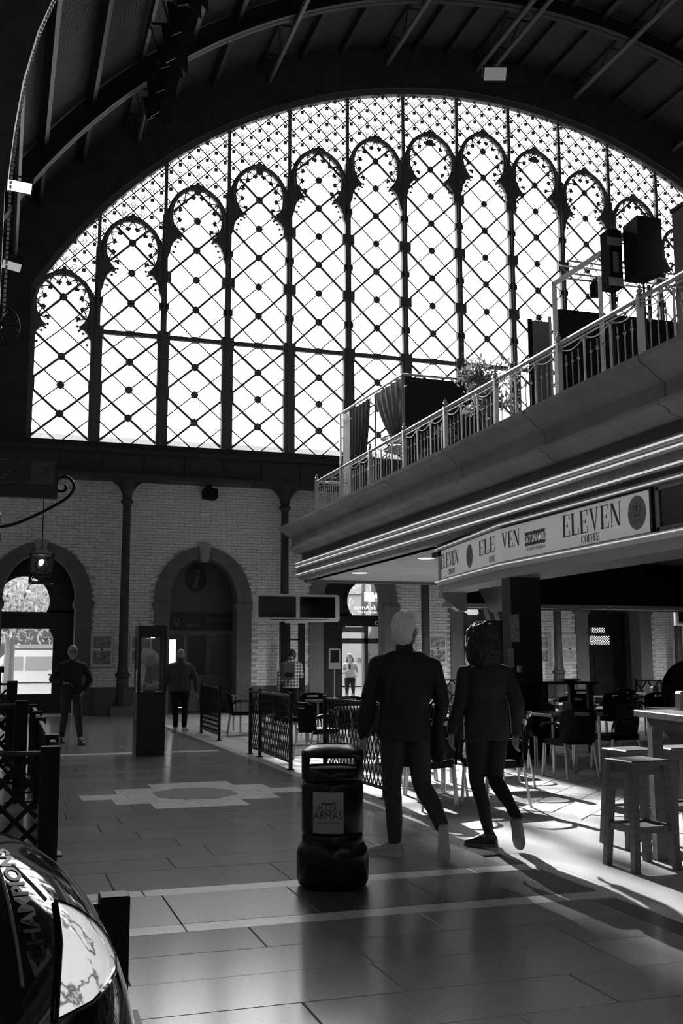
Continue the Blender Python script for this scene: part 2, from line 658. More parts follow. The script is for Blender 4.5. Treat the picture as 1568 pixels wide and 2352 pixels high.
# ------------------------------------------------------------------ beam, columns
gird = struct('trim_girder')
g = MB().box(-3.4, 33, W-.75, W-.05, 6.33, 6.45).box(-3.4, 33, W-.55, W+.1, 6.45, 7.02).box(-3.4, 33, W-.8, W-.02, 7.02, 7.12).box(-3.4, 33, W-.35, W+.2, 7.12, 7.37)
obj('girder', g, IRON, gird)
gr = MB()
x = -3
while x < 31:
    gr.box(x, x+.05, W-.6, W-.5, 6.45, 7.02)
    x += 1.1
obj('stiffener', gr, IRON, gird, kind='stuff')
CX = [-1.3, 3.14, 7.55, 11.79, 16.12, 20.4, 24.7, 29.0]
YC = 28.42
c0 = thing('iron_column', '', 'column', (CX[1], YC, 0), group='iron columns along the brick wall')
obj('plinth', MB().cbox(-.33, .33, -.33, .33, 0, .27, .03), STONE, c0)
obj('shaft', MB().lathe([(.24, .27), (.24, .34), (.19, .40), (.17, .5), (.16, 1.0), (.2, 1.03), (.2, 1.1), (.15, 1.14), (.125, 1.3), (.105, 5.6), (.12, 5.62), (.17, 5.68), (.17, 5.74), (.12, 5.78)], 16), IRON, c0, smooth=True)
obj('capital', MB().lathe([(.12, 5.78), (.13, 5.9), (.19, 6.05), (.2, 6.33)], 12), IRON, c0)
br = MB()
for s_ in (-1, 1):
    A = [(s_*(.12+.80*(1-math.cos(t*PI/2/8))), 5.82+.55*math.sin(t*PI/2/8)) for t in range(9)]
    B = [(s_*.1, 6.4)]*9
    br.strip(A, B, 'y', -.05, .05)
    br.box(min(s_*.1, s_*.95), max(s_*.1, s_*.95), -.09, .09, 6.25, 6.33)
obj('bracket', br, IRON, c0)
cl = ['dark iron column hard against the left frame edge', 'dark iron column between the street door arch and the information office arch', 'dark iron column behind the twin departure screens', 'dark iron column left of the poster seen between the walking couple',
      'dark iron column between the two pale posters under the gallery', 'dark iron column farthest right under the gallery']
c0['label'] = cl[1]
for i in (2, 3, 4, 5):
    dup(c0, (CX[i], YC, 0), label=cl[i])

# ------------------------------------------------------------------ great lunette window
RC, RZc, RR = 14.3, 3.7, 16.0
M0, BW = 2.26, 1.862
SILL, TR = 7.37, 10.62
win = struct('window_1', (RC, W+.12, SILL))
YW = W+.12
def wobj(name, mb_, m, **k):
    return obj(name, mb_, m, win, world=True, **k)
def rimz(x, r=RR):
    d_ = r*r-(x-RC)**2
    return RZc+math.sqrt(d_) if d_ > 0 else -1
heads = [12.37, 14.18, 15.39, 16.32, 17.13, 17.81, 18.27, 18.58, 18.27, 17.81, 17.13, 16.32, 15.39, 14.18, 12.37]
HI = [(0, .86), (.20, .83), (.38, .73), (.53, .58), (.64, .40), (.70, .2), (.72, 0), (.70, -.2), (.64, -.38), (.55, -.53), (.44, -.64), (.58, -.70), (.68, -.82), (.76, -1.0), (.78, -1.15), (.84, -1.32)]
HO = [(0, 1.06), (.20, .96), (.42, .84), (.62, .67), (.76, .46), (.87, .2), (.931, 0), (.931, -.2), (.931, -.38), (.931, -.53), (.931, -.64), (.931, -.70), (.931, -.82), (.931, -1.0), (.931, -1.15), (.931, -1.35)]
hm = MB()
for s_ in (-1, 1):
    hm.strip([(s_*a, b_) for a, b_ in HI], [(s_*a, b_) for a, b_ in HO], 'y', -.07, .07)
    # raised roll moulding
    hm.tube([(s_*(a*.55+c_*.45), -.08, b_*.55+d_*.45) for (a, b_), (c_, d_) in zip(HI[:9], HO[:9])], .028, 6)
HEAD = hm.mesh('arch_head', IRONF)
# cusped foliage inside each head
fm = MB()
NS = 9
for k in range(NS+1):
    a = math.radians(-38+256*k/NS)
    ex, ez = .72*math.cos(a), .86*math.sin(a)
    a2_ = a+math.radians(256/NS)
    inx, inz = ex*.74, ez*.76
    for q in (-.045, 0, .045):
        fm.ball((inx*(1-.07*(q == 0))-q*math.sin(a), 0, inz*(1-.07*(q == 0))+q*math.cos(a)), .042, .014, .042, 6)
    fm.bar((ex, 0, ez), (inx, 0, inz), .018, .02, (0, 1, 0))
    if k < NS:
        e2x, e2z = .72*math.cos(a2_)*.76, .86*math.sin(a2_)*.76
        am = (a+a2_)/2
        mx_, mz_ = .70*math.cos(am), .84*math.sin(am)
        pts = []
        for t in range(9):
            tt = t/8
            p0, p1, p2 = V((inx, 0, inz)), V((mx_*1.22, 0, mz_*1.22)), V((e2x, 0, e2z))
            pts.append(p0*(1-tt)**2+p1*2*tt*(1-tt)+p2*tt*tt)
        fm.tube(pts, .019, 4)
        fm.tube([V((mx_*.97+.05*math.cos(t*PI/3), 0, mz_*.97+.05*math.sin(t*PI/3))) for t in range(7)], .015, 4)
for s_ in (-1, 1):
    for k, (dx, dz) in enumerate(((.40, -.60), (.45, -.72), (.56, -.80), (.63, -.95), (.50, -.66), (.68, -1.12))):
        fm.ball((s_*dx, 0, dz), .04, .012, .04, 6)
        fm.bar((s_*dx, 0, dz), (s_*(dx+.12), 0, dz+.03), .02, .02, (0, 1, 0))
FOL = fm.mesh('foliage_tracery', IRONF)
BOSS = MB().lathe([(.10, -.035), (.115, -.02), (.115, .02), (.10, .035)], 8).xf(Matrix.Rotation(PI/2, 4, 'X')).mesh('boss', IRONF)
BOSSB = MB().box(-.19, .19, -.08, .08, -.15, .15).mesh('mullion_block', IRONF)
BOSSS = MB().box(-.14, .14, -.06, .06, -.08, .08).mesh('mullion_block', IRONF)
NODE = MB().lathe([(.05, -.03), (.05, .03)], 6).xf(Matrix.Rotation(PI/2, 4, 'X')).mesh('node', IRONF)
zn = [SILL+(TR-SILL)/4*k for k in range(5)]
zn += [TR+.905*k for k in range(1, 10)]
qf = MB()
for k in range(4):
    a = k*PI/2
    qf.tube([(.075*math.cos(a)+.058*math.cos(t*PI/3), 0, .075*math.sin(a)+.058*math.sin(t*PI/3)) for t in range(7)], .012, 4, False)
QF = qf.mesh('quatrefoil', IRONF)
oct_ = MB()
def clipseg(p, q, test, n=48):
    out = []
    cur = None
    for i in range(n+1):
        t = i/n
        x, z_ = p[0]+(q[0]-p[0])*t, p[1]+(q[1]-p[1])*t
        if test(x, z_):
            if cur is None:
                cur = (x, z_)
            last = (x, z_)
        elif cur is not None:
            out.append((cur, last))
            cur = None
    if cur is not None:
        out.append((cur, last))
    return [s_ for s_ in out if (V(s_[0])-V(s_[1])).length > .06]
nod = MB()
for k in range(15):
    xc = M0-BW/2+k*BW
    hz = heads[k]
    zc = hz-1.06
    hw = BW/2
    link('arch_head', HEAD, win, (xc, YW, zc), world=True)
    link('foliage_tracery', FOL, win, (xc, YW, zc), world=True)
    # lattice
    def t_in(x, z_):
        if abs(x-xc) > hw-.03 or z_ < SILL or z_ > zc+.9:
            return False
        if z_ > zc-.62:
            return ((x-xc)/.72)**2+((z_-zc)/.86)**2 < 1
        return True
    thick, thin = MB(), MB()
    for j in range(len(zn)-1):
        za, zb = zn[j], zn[j+1]
        if za > zc+.9:
            break
        big = (j % 2 == 0)
        # thick bars join centre nodes at odd j with mullion nodes at even j; thin ones the complement
        for s_ in (-1, 1):
            if big:
                tk, tn = ((xc+s_*hw, za), (xc, zb)), ((xc, za), (xc+s_*hw, zb))
            else:
                tk, tn = ((xc, za), (xc+s_*hw, zb)), ((xc+s_*hw, za), (xc, zb))
            for a, b_ in clipseg(*tk, t_in):
                thick.bar((a[0], YW, a[1]), (b_[0], YW, b_[1]), .062, .05, (0, 1, 0))
            for a, b_ in clipseg(*tn, t_in):
                thin.bar((a[0], YW+.02, a[1]), (b_[0], YW+.02, b_[1]), .034, .02, (0, 1, 0))
        if j > 0 and zn[j] != TR and t_in(xc, za):
            link('boss', BOSS, win, (xc, YW, za), world=True)
    wobj('thick_lattice', thick, IRONF)
    wobj('thin_lattice', thin, IRONF)
    # upper lattice between head and rim
    st_ = BW/7
    def t_up(x, z_):
        if abs(x-xc) > hw-.03 or z_ > rimz(x)-.02 or z_ < zc-.3:
            return False
        dx = abs(x-xc)
        for (a, b_), (c_, d_) in zip(HO[:-1], HO[1:]):
            if a <= dx <= c_:
                zz = b_+(d_-b_)*(dx-a)/max(c_-a, 1e-6)
                return z_ > zc+zz-.02
        return True
    ul = MB()
    for i in range(-14, 40):
        z0 = hz+(2*i-7)*st_
        for s_ in (-1, 1):
            for a, b_ in clipseg((xc-s_*hw, z0), (xc+s_*hw, z0+BW), t_up, 70):
                ul.bar((a[0], YW, a[1]), (b_[0], YW, b_[1]), .03, .03, (0, 1, 0))
    wobj('upper_lattice', ul, IRONF)
    for i in range(-3, 4):
        for j in range(-6, 14):
            if (i+j) % 2 == 0:
                x, z_ = xc+i*st_, hz+j*st_
                if t_up(x, z_):
                    nod.box(x-.05, x+.05, YW-.03, YW+.03, z_-.048, z_+.048)
            else:
                x, z_ = xc+i*st_, hz+j*st_
                if t_up(x, z_+.1) and t_up(x, z_-.12) and (rimz(x)-z_ < 1.1 or abs(i) < 2):
                    link('quatrefoil', QF, win, (x, YW, z_), world=True)
    # pane
    top = []
    for i in range(9):
        x = xc-hw+BW*i/8
        top.append((x, max(rimz(x)+.05, SILL+.2)))
    x0 = xc-hw
    poly = [(xc+hw, SILL)]+list(reversed(top))+[(x0, SILL)]
    wobj('pane', MB().add([(a, YW+.09, b_) for a, b_ in poly], [tuple(range(len(poly)))]), GLASS, fixn=False)
wobj('lattice_nodes', nod, IRONF, kind='stuff')
# mullions, transom, blocks
for k in range(-1, 15):
    x = M0+k*BW
    if k == -1:
        x += .05
    if k == 14:
        x -= .05
    zt = rimz(x)
    hz = max(heads[max(k, 0)], heads[min(k+1, 14)])
    obj('mullion', MB().box(x-.16, x+.16, YW-.12, YW+.08, SILL, TR).box(x-.05, x+.05, YW-.17, YW-.1, SILL, TR)
        .box(x-.085, x+.085, YW-.09, YW+.07, TR, hz-1.1).box(x-.03, x+.03, YW-.13, YW-.08, TR, hz-1.1).box(x-.05, x+.05, YW-.06, YW+.05, hz-1.1, max(zt, hz-1)), IRONF, win, world=True)
    for j, z_ in enumerate(zn):
        if z_ < hz-2.4 or (z_ < TR+.1 and z_ < hz-1):
            if j > 0:
                link('mullion_block', BOSSB if j % 2 == 0 else BOSSS, win, (x, YW-.03, z_), world=True)
xa, xb = M0+0*BW, M0+13*BW
for k in range(0, 13):
    wobj('transom', MB().box(M0+k*BW+.1, M0+(k+1)*BW-.1, YW-.06, YW+.06, TR-.06, TR+.06).box(M0+(k+.5)*BW-.1, M0+(k+.5)*BW+.1, YW-.08, YW+.08, TR-.08, TR+.08), IRONF)
# rim
A = [(RC+RR*math.sin(a), RZc+RR*math.cos(a)) for a in [math.radians(-60+120*i/60) for i in range(61)]]
B = [(RC+(RR-.14)*math.sin(a), RZc+(RR-.14)*math.cos(a)) for a in [math.radians(-60+120*i/60) for i in range(61)]]
wobj('rim', MB().strip(A, B, 'y', YW-.12, YW+.1), IRONF)
# gable wall round the window
RD = 17.45
gw = MB()
O_ = [(RC+(RD+.5)*math.sin(a), RZc+(RD+.5)*math.cos(a)) for a in [math.radians(-62+124*i/60) for i in range(61)]]
I_ = [(RC+RR*math.sin(a), RZc+RR*math.cos(a)) for a in [math.radians(-62+124*i/60) for i in range(61)]]
gw.strip(I_, O_, 'y', W-.15, W+.3)
gw.prism([(-3.4, 7.3), (M0-BW+.06, 7.3), (M0-BW+.06, 12.4), (M0-BW-.3, 12.9), (-1.2, 13), (-3.4, 13)], 'y', W-.12, W+.28)
gw.prism([(32, 7.3), (M0+14*BW+.1, 7.3), (M0+14*BW+.1, 12.2), (29.8, 13), (32, 13)], 'y', W-.12, W+.28)
g_ = struct('wall_gable')
obj('gable', gw, mat('gable_paint', .05, .8, nz=(2, .3)), g_)
# ------------------------------------------------------------------ roof
ceil = struct('ceiling')
AN = [0.8, 4.3, 8.0, 11.5, 16.4, 21, 25.3, 31, 35.9, 41.2, 47, 52.8, 58.5, 64.5, 70.5]
LAT = {0.8, 11.5, 25.3, 41.2, 58.5}
RIBY = [28.6, 25.6, 18.0, 10.4, 2.8, -4.8, -12.4]
def rp(a, r, y=0):
    return (RC+r*math.sin(math.radians(a)), y, RZc+r*math.cos(math.radians(a)))
rm = mat('roof_sheet', .07, .85, spec=.2)
nt = rm.node_tree
wv = nt.nodes.new('ShaderNodeTexWave')
wv.bands_direction = 'Y'
wv.inputs['Scale'].default_value = 3.2
wv.inputs['Distortion'].default_value = .4
tcn = nt.nodes.new('ShaderNodeTexCoord')
nt.links.new(tcn.outputs['Object'], wv.inputs['Vector'])
bpn = nt.nodes.new('ShaderNodeBump')
bpn.inputs['Distance'].default_value = .03
bpn.inputs['Strength'].default_value = .9
nt.links.new(wv.outputs[0], bpn.inputs['Height'])
nt.links.new(bpn.outputs[0], nt.nodes['Principled BSDF'].inputs['Normal'])
ALLA = sorted([-a for a in AN]+AN)+[78]
ALLA = [-78]+ALLA
for yi in range(len(RIBY)-1):
    ya, yb = RIBY[yi+1], RIBY[yi]
    if yi == 0:
        yb = 29.4
    for a, b_ in zip(ALLA[:-1], ALLA[1:]):
        n = 3
        A = [(rp(a+(b_-a)*i/n, RD)[0], rp(a+(b_-a)*i/n, RD)[2]) for i in range(n+1)]
        B = [(rp(a+(b_-a)*i/n, RD+.15)[0], rp(a+(b_-a)*i/n, RD+.15)[2]) for i in range(n+1)]
        obj('roof_sheet', MB().strip(A, B, 'y', ya+.01, yb-.01), rm, ceil)
# closing ends behind the camera
for a in AN:
    for s_ in (-1, 1):
        t = MB()
        an = a*s_
        er = V((math.sin(math.radians(an)), 0, math.cos(math.radians(an))))
        if a in LAT:
            t.bar(rp(an, 17.33, -12.5), rp(an, 17.33, 29.2), .12, .1, er)
            obj('purlin', t, ROOFI, ceil)
            t = MB()
            t.bar(rp(an, 16.78, -12.5), rp(an, 16.78, 29.0), .13, .08, er)
            obj('bottom_chord', t, ROOFL, ceil)
            z_ = MB()
            y = 8.0
            k = 0
            while y < 28.5:
                z_.bar(rp(an, 17.33 if k % 2 else 16.78, y), rp(an, 16.78 if k % 2 else 17.33, y+.75), .03, .06, er)
                y += .75
                k += 1
            obj('lattice_web', z_, ROOFI, ceil, kind='stuff')
        else:
            t.bar(rp(an, 17.3, -12.5), rp(an, 17.3, 29.2), .09, .22, er)
            t.bar(rp(an, 17.18, -12.5), rp(an, 17.18, 29.2), .16, .03, er)
            obj('purlin', t, ROOFI, ceil)
for y in RIBY[1:-1]:
    A = [(rp(a, 16.85)[0], rp(a, 16.85)[2]) for a in range(-76, 77, 2)]
    B = [(rp(a, 17.4)[0], rp(a, 17.4)[2]) for a in range(-76, 77, 2)]
    A2 = [(rp(a, 16.92)[0], rp(a, 16.92)[2]) for a in range(-76, 77, 2)]
    obj('rib', MB().strip(A, B, 'y', y-.04, y+.04).strip(A, A2, 'y', y-.17, y+.17), ROOFI, ceil)
wl = struct('wall_left')
obj('masonry', MB().box(-3.8, -3.4, -13, 29.5, 0, 9.5), mat('side_wall_paint', .5, .8, nz=(1, .2)), wl)
wr = struct('wall_right')
obj('masonry', MB().box(31.8, 32.2, -13, 29.5, 0, 9.5), _M['side_wall_paint'], wr)
wb = struct('wall_back')
bk = [(-3.8, 0), (-3.8, 9)]+[(rp(a, RD+.1)[0], rp(a, RD+.1)[2]) for a in range(-74, 75, 4)]+[(32.2, 9), (32.2, 0)]
obj('masonry', MB().prism(bk, 'y', -13.2, -12.9), _M['side_wall_paint'], wb)

# near arch bracket of the roof at the left edge, with its string of small lights
ab = thing('iron_arch', 'huge dark curved iron arch leg in the top left corner', 'arch', (-.12, 10, 0))
pc = [(.0, 0), (.0, 3.4), (.01, 4.6), (.02, 5.9), (.06, 6.45), (.12, 6.95), (.24, 7.5), (.42, 8.02), (.9, 8.8), (1.8, 9.7), (3.4, 10.6)]
pi_ = [(-.5, 0), (-.5, 5.9), (-.46, 6.9), (-.3, 7.9), (.1, 8.8), (.6, 9.5), (1.6, 10.3), (3.2, 11.2)]
obj('leg', MB().box(-.5, 0.0, -.12, .12, 0, 5.9), IRON, ab)
po = [(-.5, 5.9), (-.46, 6.9), (-.38, 7.5), (-.27, 8.1), (-.05, 8.7), (.35, 9.4), (1.2, 10.2), (2.8, 11.0)]
obj('rib', MB().strip([(x, z_) for x, z_ in pc[3:]], po, 'y', -.1, .1), IRON, ab)
cd = MB()
prev = None
pts = []
for (x0, z0), (x1, z1) in zip(pc[2:-1], pc[3:]):
    n = int(math.hypot(x1-x0, z1-z0)/.045)
    for i in range(n):
        t = i/n
        pts.append((x0+(x1-x0)*t+.03, z0+(z1-z0)*t))
for x, z_ in pts:
    cd.box(x-.012, x+.012, -.14, -.115, z_-.012, z_+.012)
tag(link('light_chain', cd.mesh('light_chain', mat('chain_metal', .5, .4, metal=.6)), None, (-.12, 10, 0)), 'string of tiny beads running up the edge of the curved iron arch', 'chain', kind='stuff')

# ------------------------------------------------------------------ gallery (mezzanine)
mz = struct('trim_gallery')
YE = 27.75
PF = [(7.20, 5.06), (7.20, 5.0), (7.24, 4.95), (7.30, 4.93), (7.36, 4.87), (7.45, 4.80), (7.53, 4.76), (7.56, 4.74), (7.56, 4.52)]
PF2 = [(7.45, 4.52), (7.45, 4.46), (7.50, 4.45), (7.57, 4.42), (7.62, 4.36), (7.70, 4.33), (7.78, 4.32)]
YJ = [27.75, 25.3, 22.35, 19.4, 16.45, 13.5, 10.55, 7.6, 4.65, 1.7, -1.2, -7, -12.8]
for ya, yb in zip(YJ[1:], YJ[:-1]):
    sh = [0 if yb < 27 else 0]
    poly = PF+PF2+[(8.3, 4.32), (8.3, 5.06)]
    obj('cornice_block', MB().prism(poly, 'y', ya+.012, yb-.012), CORN, mz)
obj('cornice_core', MB().prism([(7.26, 5.05), (7.36, 4.9), (7.55, 4.8), (7.6, 4.5), (7.52, 4.5), (7.65, 4.4), (7.85, 4.34), (8.3, 4.3), (8.3, 5.05)], 'y', -12.8, YE-.02), STONE, mz)
obj('frieze', MB().box(7.82, 8.2, -12.8, YE-.15, 4.1, 4.33), FRZ, mz)
obj('fascia', MB().prism([(7.70, 3.78), (7.70, 4.12), (8.2, 4.12), (8.2, 3.62), (7.80, 3.62)], 'y', -12.8, YE-.05), mat('fascia_stone', .22, .6, nz=(5, .3)), mz)
for z_, y0 in ((4.07, 0), (3.97, 0), (3.76, 0)):
    mo = MB()
    mo.tube([(7.675, -12.8, z_), (7.675, YE-.03, z_)], .014, 8)
    obj('moulding_lip', MB().box(7.655, 7.72, -12.8, YE-.03, z_-.052, z_-.03), TRIM, mz)
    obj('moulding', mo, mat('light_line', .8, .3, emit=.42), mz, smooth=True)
obj('floor_slab', MB().box(8.2, 32, -12.8, YE-.1, 4.9, 5.04), STONE, mz)
obj('soffit', MB().box(8.0, 32, 18.9, YE-.1, 3.62, 4.3), mat('soffit_plaster', .42, .7, nz=(1.5, .15)), mz)
obj('soffit_edge', MB().box(7.9, 32, YE-.35, YE-.1, 3.55, 3.64), STONE, mz)
# dark timber ceiling over the cafe inside the shop front
dk = MB()
x = 7.95
cpl = [(8.0, -12.8), (31.9, -12.8), (31.9, 18.9), (8.0, 18.9)]
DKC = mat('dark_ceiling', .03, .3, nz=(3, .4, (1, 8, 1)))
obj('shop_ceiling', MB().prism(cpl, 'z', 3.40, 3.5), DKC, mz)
# gallery end return: white lit vertical face between the two cornices is the block end itself
# railing
ral = thing('railing', 'pale steel railing with scrolls and thin balusters along the gallery edge', 'railing', (7.33, 0, 5.05))
YP = [24.55-1.985*k for k in range(13)]
pm = MB().cbox(-.035, .035, -.035, .035, 0, .80, .008)
pm.lathe([(.05, .80), (.05, .815), (.02, .82), (.03, .84), (.045, .86), (.03, .88), (.012, .89), (.028, .905), (.028, .915), (.008, .94), (.002, .97)], 10)
POST = pm.mesh('post', STEEL, True)
bmsh = MB().tube([(0, 0, 0), (0, 0, .555)], .009, 6)
bmsh.lathe([(.009, .40), (.02, .415), (.024, .43), (.02, .445), (.009, .46)], 6)
BAL = bmsh.mesh('baluster', STEEL, True)
BALS = MB().box(-.012, .012, -.012, .012, 0, .66).mesh('square_baluster', STEEL)
pan = 1.985-.07
sw = MB()
# swag and scrolls for one third of a span, along y
L3 = pan/3
sw.tube([(0, L3*(t/12-.5)*.94, .68-.085*math.sin(PI*t/12)**.8 if 0 < t < 12 else .68) for t in range(13)], .008, 5)
for s_ in (-1, 1):
    sw.tube([(0, s_*(L3/2-.045+.0+(.04*(1-t/22))*math.cos(t*.55)*-1*1), .655+(.04*(1-t/22))*math.sin(t*.55)) for t in range(18)], .006, 4)
SWAG = sw.mesh('scroll', STEEL, True)
for a, b_ in zip(YP[:-1], YP[1:]):
    yc = (a+b_)/2
    link('post', POST, ral, (0, a, 0))
    obj('handrail', MB().tube([(0, b_+.04, .765), (0, a-.04, .765)], .033, 10), STEEL, ral, smooth=True)
    obj('lower_rail', MB().box(-.012, .012, b_+.035, a-.035, .685, .70), STEEL, ral)
    for k in range(3):
        y3 = b_+.035+L3*(k+.5)
        link('scroll', SWAG, ral, (0, y3, 0))
        for q in (-1, 0, 1):
            link('baluster', BAL, ral, (0, y3+q*L3/4, 0))
        if k < 2:
            link('square_baluster', BALS, ral, (0, y3+L3/2, 0))
link('post', POST, ral, (0, YP[-1], 0))
# return of the railing along the gallery end
obj('handrail', MB().tube([(.05, YP[0], .765), (.85, YP[0], .765)], .03, 8), STEEL, ral, smooth=True)
obj('lower_rail', MB().box(.05, .85, YP[0]-.01, YP[0]+.01, .685, .70), STEEL, ral)
for k in range(1, 4):
    link('baluster' if k % 8 else 'post', BAL if k % 8 else POST, ral, (k*.25, YP[0], 0))

# ------------------------------------------------------------------ shop front under the gallery
A0, A1 = V((7.55, 15.0, 0)), V((8.03, 18.5, 0))
sf = struct('trim_shopfront')
def front(z0, z1, out, m, name, y_end=-6):
    a, b_, c_ = V((7.55-out, y_end, 0)), V((7.55-out, 15.0+out*.3, 0)), V((8.03-out, 18.6+out, 0))
    poly = [(a.x, a.y), (b_.x, b_.y), (c_.x, c_.y), (c_.x+.5, c_.y), (8.3, 15), (8.3, y_end)]
    obj(name, MB().prism(poly, 'z', z0, z1), m, sf)
front(2.93, 3.60, .0, mat('shopfront_paint', .32, .5), 'sign_band')
front(3.52, 3.56, .06, TRIM, 'upper_moulding')
front(2.88, 2.935, .07, TRIM, 'ledge')
front(2.90, 2.915, .075, mat('light_line', .8, .3, emit=.42), 'ledge_light')  # glow put into the trim where sun catches the ledge
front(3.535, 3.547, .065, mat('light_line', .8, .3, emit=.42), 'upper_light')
front(2.84, 2.88, .04, TRIM, 'ledge_lip')
front(2.70, 2.84, .0, mat('shopfront_under', .42, .5), 'under_fascia')
obj('return_bracket', MB().prism([(8.0, 3.6), (8.0, 2.6), (8.35, 2.35), (8.5, 2.35), (8.5, 3.6)], 'y', 18.4, 18.6), _M['shopfront_under'], sf)
obj('inner_beam', MB().box(8.0, 14, 18.45, 18.6, 2.42, 2.5), TRIM, sf)
obj('pillar', MB().box(7.56, 8.08, 14.75, 15.05, 0, 2.75), mat('pillar_paint', .035, .6, nz=(3, .2)), sf)
obj('bulkhead', MB().box(8.9, 20, 19.6, 19.9, 2.46, 3.62), BLKM, sf)
obj('rear_post', MB().box(17.6, 18.2, 19.2, 19.8, 0, 3.5), _M['pillar_paint'], sf)

# cafe sign boards
sgn = thing('cafe_sign', 'long white cafe sign board in three stretches with black serif lettering', 'sign', (7.5, 13, 2.95))
def sboard(p, q, z0=2.965, z1=3.49):
    p, q = V(p), V(q)
    d = (q-p).normalized()
    n = V((d.y, -d.x, 0))      # towards the hall
    if n.x > 0:
        n = -n
    def P(t, z_, o_=0):
        return p+d*t+n*o_+V((0, 0, z_))
    L = (q-p).length
    vs_ = [P(0, z0, .012), P(L, z0, .012), P(L, z1, .012), P(0, z1, .012), P(0, z0, .0), P(L, z0, 0), P(L, z1, 0), P(0, z1, 0)]
    return vs_, [(0, 1, 2, 3), (4, 5, 6, 7), (0, 1, 5, 4), (1, 2, 6, 5), (2, 3, 7, 6), (3, 0, 4, 7)], P
def serif(s_, h, wd=.62, gap=.12):
    """high-contrast serif capitals as prisms in x (advance) and y (height)"""
    T, t, sr = .16*h, .035*h, .05*h
    out = []
    x = 0
    def box(a, b_, c_, d_):
        out.append([(x+a, c_), (x+b_, c_), (x+b_, d_), (x+a, d_)])
    def quad(*p):
        out.append([(x+a, b_) for a, b_ in p])
    for ch_ in s_:
        w_ = wd*h
        if ch_ in 'EF':
            box(sr, sr+T, 0, h)
            box(0, w_, h-t, h)
            box(0, w_ if ch_ == 'E' else sr*2+T, 0, t)
            box(sr+T, w_*.72, h*.5-t/2, h*.5+t/2)
            quad((w_-t, h), (w_, h), (w_, h*.74), (w_-t*.6, h*.74))
            box(w_*.70, w_*.72+t*.4, h*.4, h*.6)
            if ch_ == 'E':
                quad((w_-t*.6, h*.28), (w_, h*.28), (w_, 0), (w_-t, 0))
        elif ch_ == 'L':
            box(sr, sr+T, 0, h)
            box(0, w_, 0, t)
            box(0, sr*2+T, h-t, h)
            quad((w_-t*.6, h*.30), (w_, h*.30), (w_, 0), (w_-t, 0))
        elif ch_ == 'V':
            w_ = .78*h
            quad((.08*h, h), (.08*h+T, h), (.46*h+T*.2, 0), (.42*h, 0))
            quad((w_-.1*h-t, h), (w_-.1*h, h), (.46*h, 0), (.43*h, 0))
            box(0, .32*h, h-t, h)
            box(w_-.22*h, w_, h-t, h)
        elif ch_ == 'N':
            w_ = .80*h
            box(.07*h, .07*h+t, 0, h)
            box(w_-.09*h-t, w_-.09*h, 0, h)
            quad((.05*h, h), (.05*h+T*1.05, h), (w_-.09*h, 0), (w_-.09*h-T*.9, 0))
            box(0, .16*h, 0, t)
            box(0, .14*h, h-t, h)
            box(w_-.2*h, w_, h-t, h)
        elif ch_ in 'OC':
            w_ = .78*h
            N = 20
            rng = range(N) if ch_ == 'O' else range(2, N-2)
            for i in rng:
                a, b_ = 2*PI*i/N, 2*PI*(i+1)/N
                def P2(an, o_):
                    th_ = (t+(T-t)*abs(math.cos(an))**1.5)*o_
                    return (w_/2+(w_/2-th_*1.)*math.cos(an), h/2+(h/2-(t if o_ else 0))*math.sin(an))
                quad(P2(a, 0), P2(b_, 0), P2(b_, 1), P2(a, 1))
            if ch_ == 'C':
                box(w_*.90, w_*.94, h*.66, h*.9)
        x += w_+gap*h
    return out, x-gap*h
def put_serif(s_, h, P, t0, z_, m, parent, sx=1., gap=.12):
    polys, L = serif(s_, h, gap=gap)
    mb = MB()
    for p in polys:
        vs_ = [P(t0+a*sx, z_+b_, .013) for a, b_ in p]+[P(t0+a*sx, z_+b_, .017) for a, b_ in p]
        n = len(p)
        mb.add(vs_, [tuple(range(n, 2*n)), tuple(range(n))]+[(i, (i+1) % n, n+(i+1) % n, n+i) for i in range(n)])
    obj('lettering', mb, m, parent, world=True)
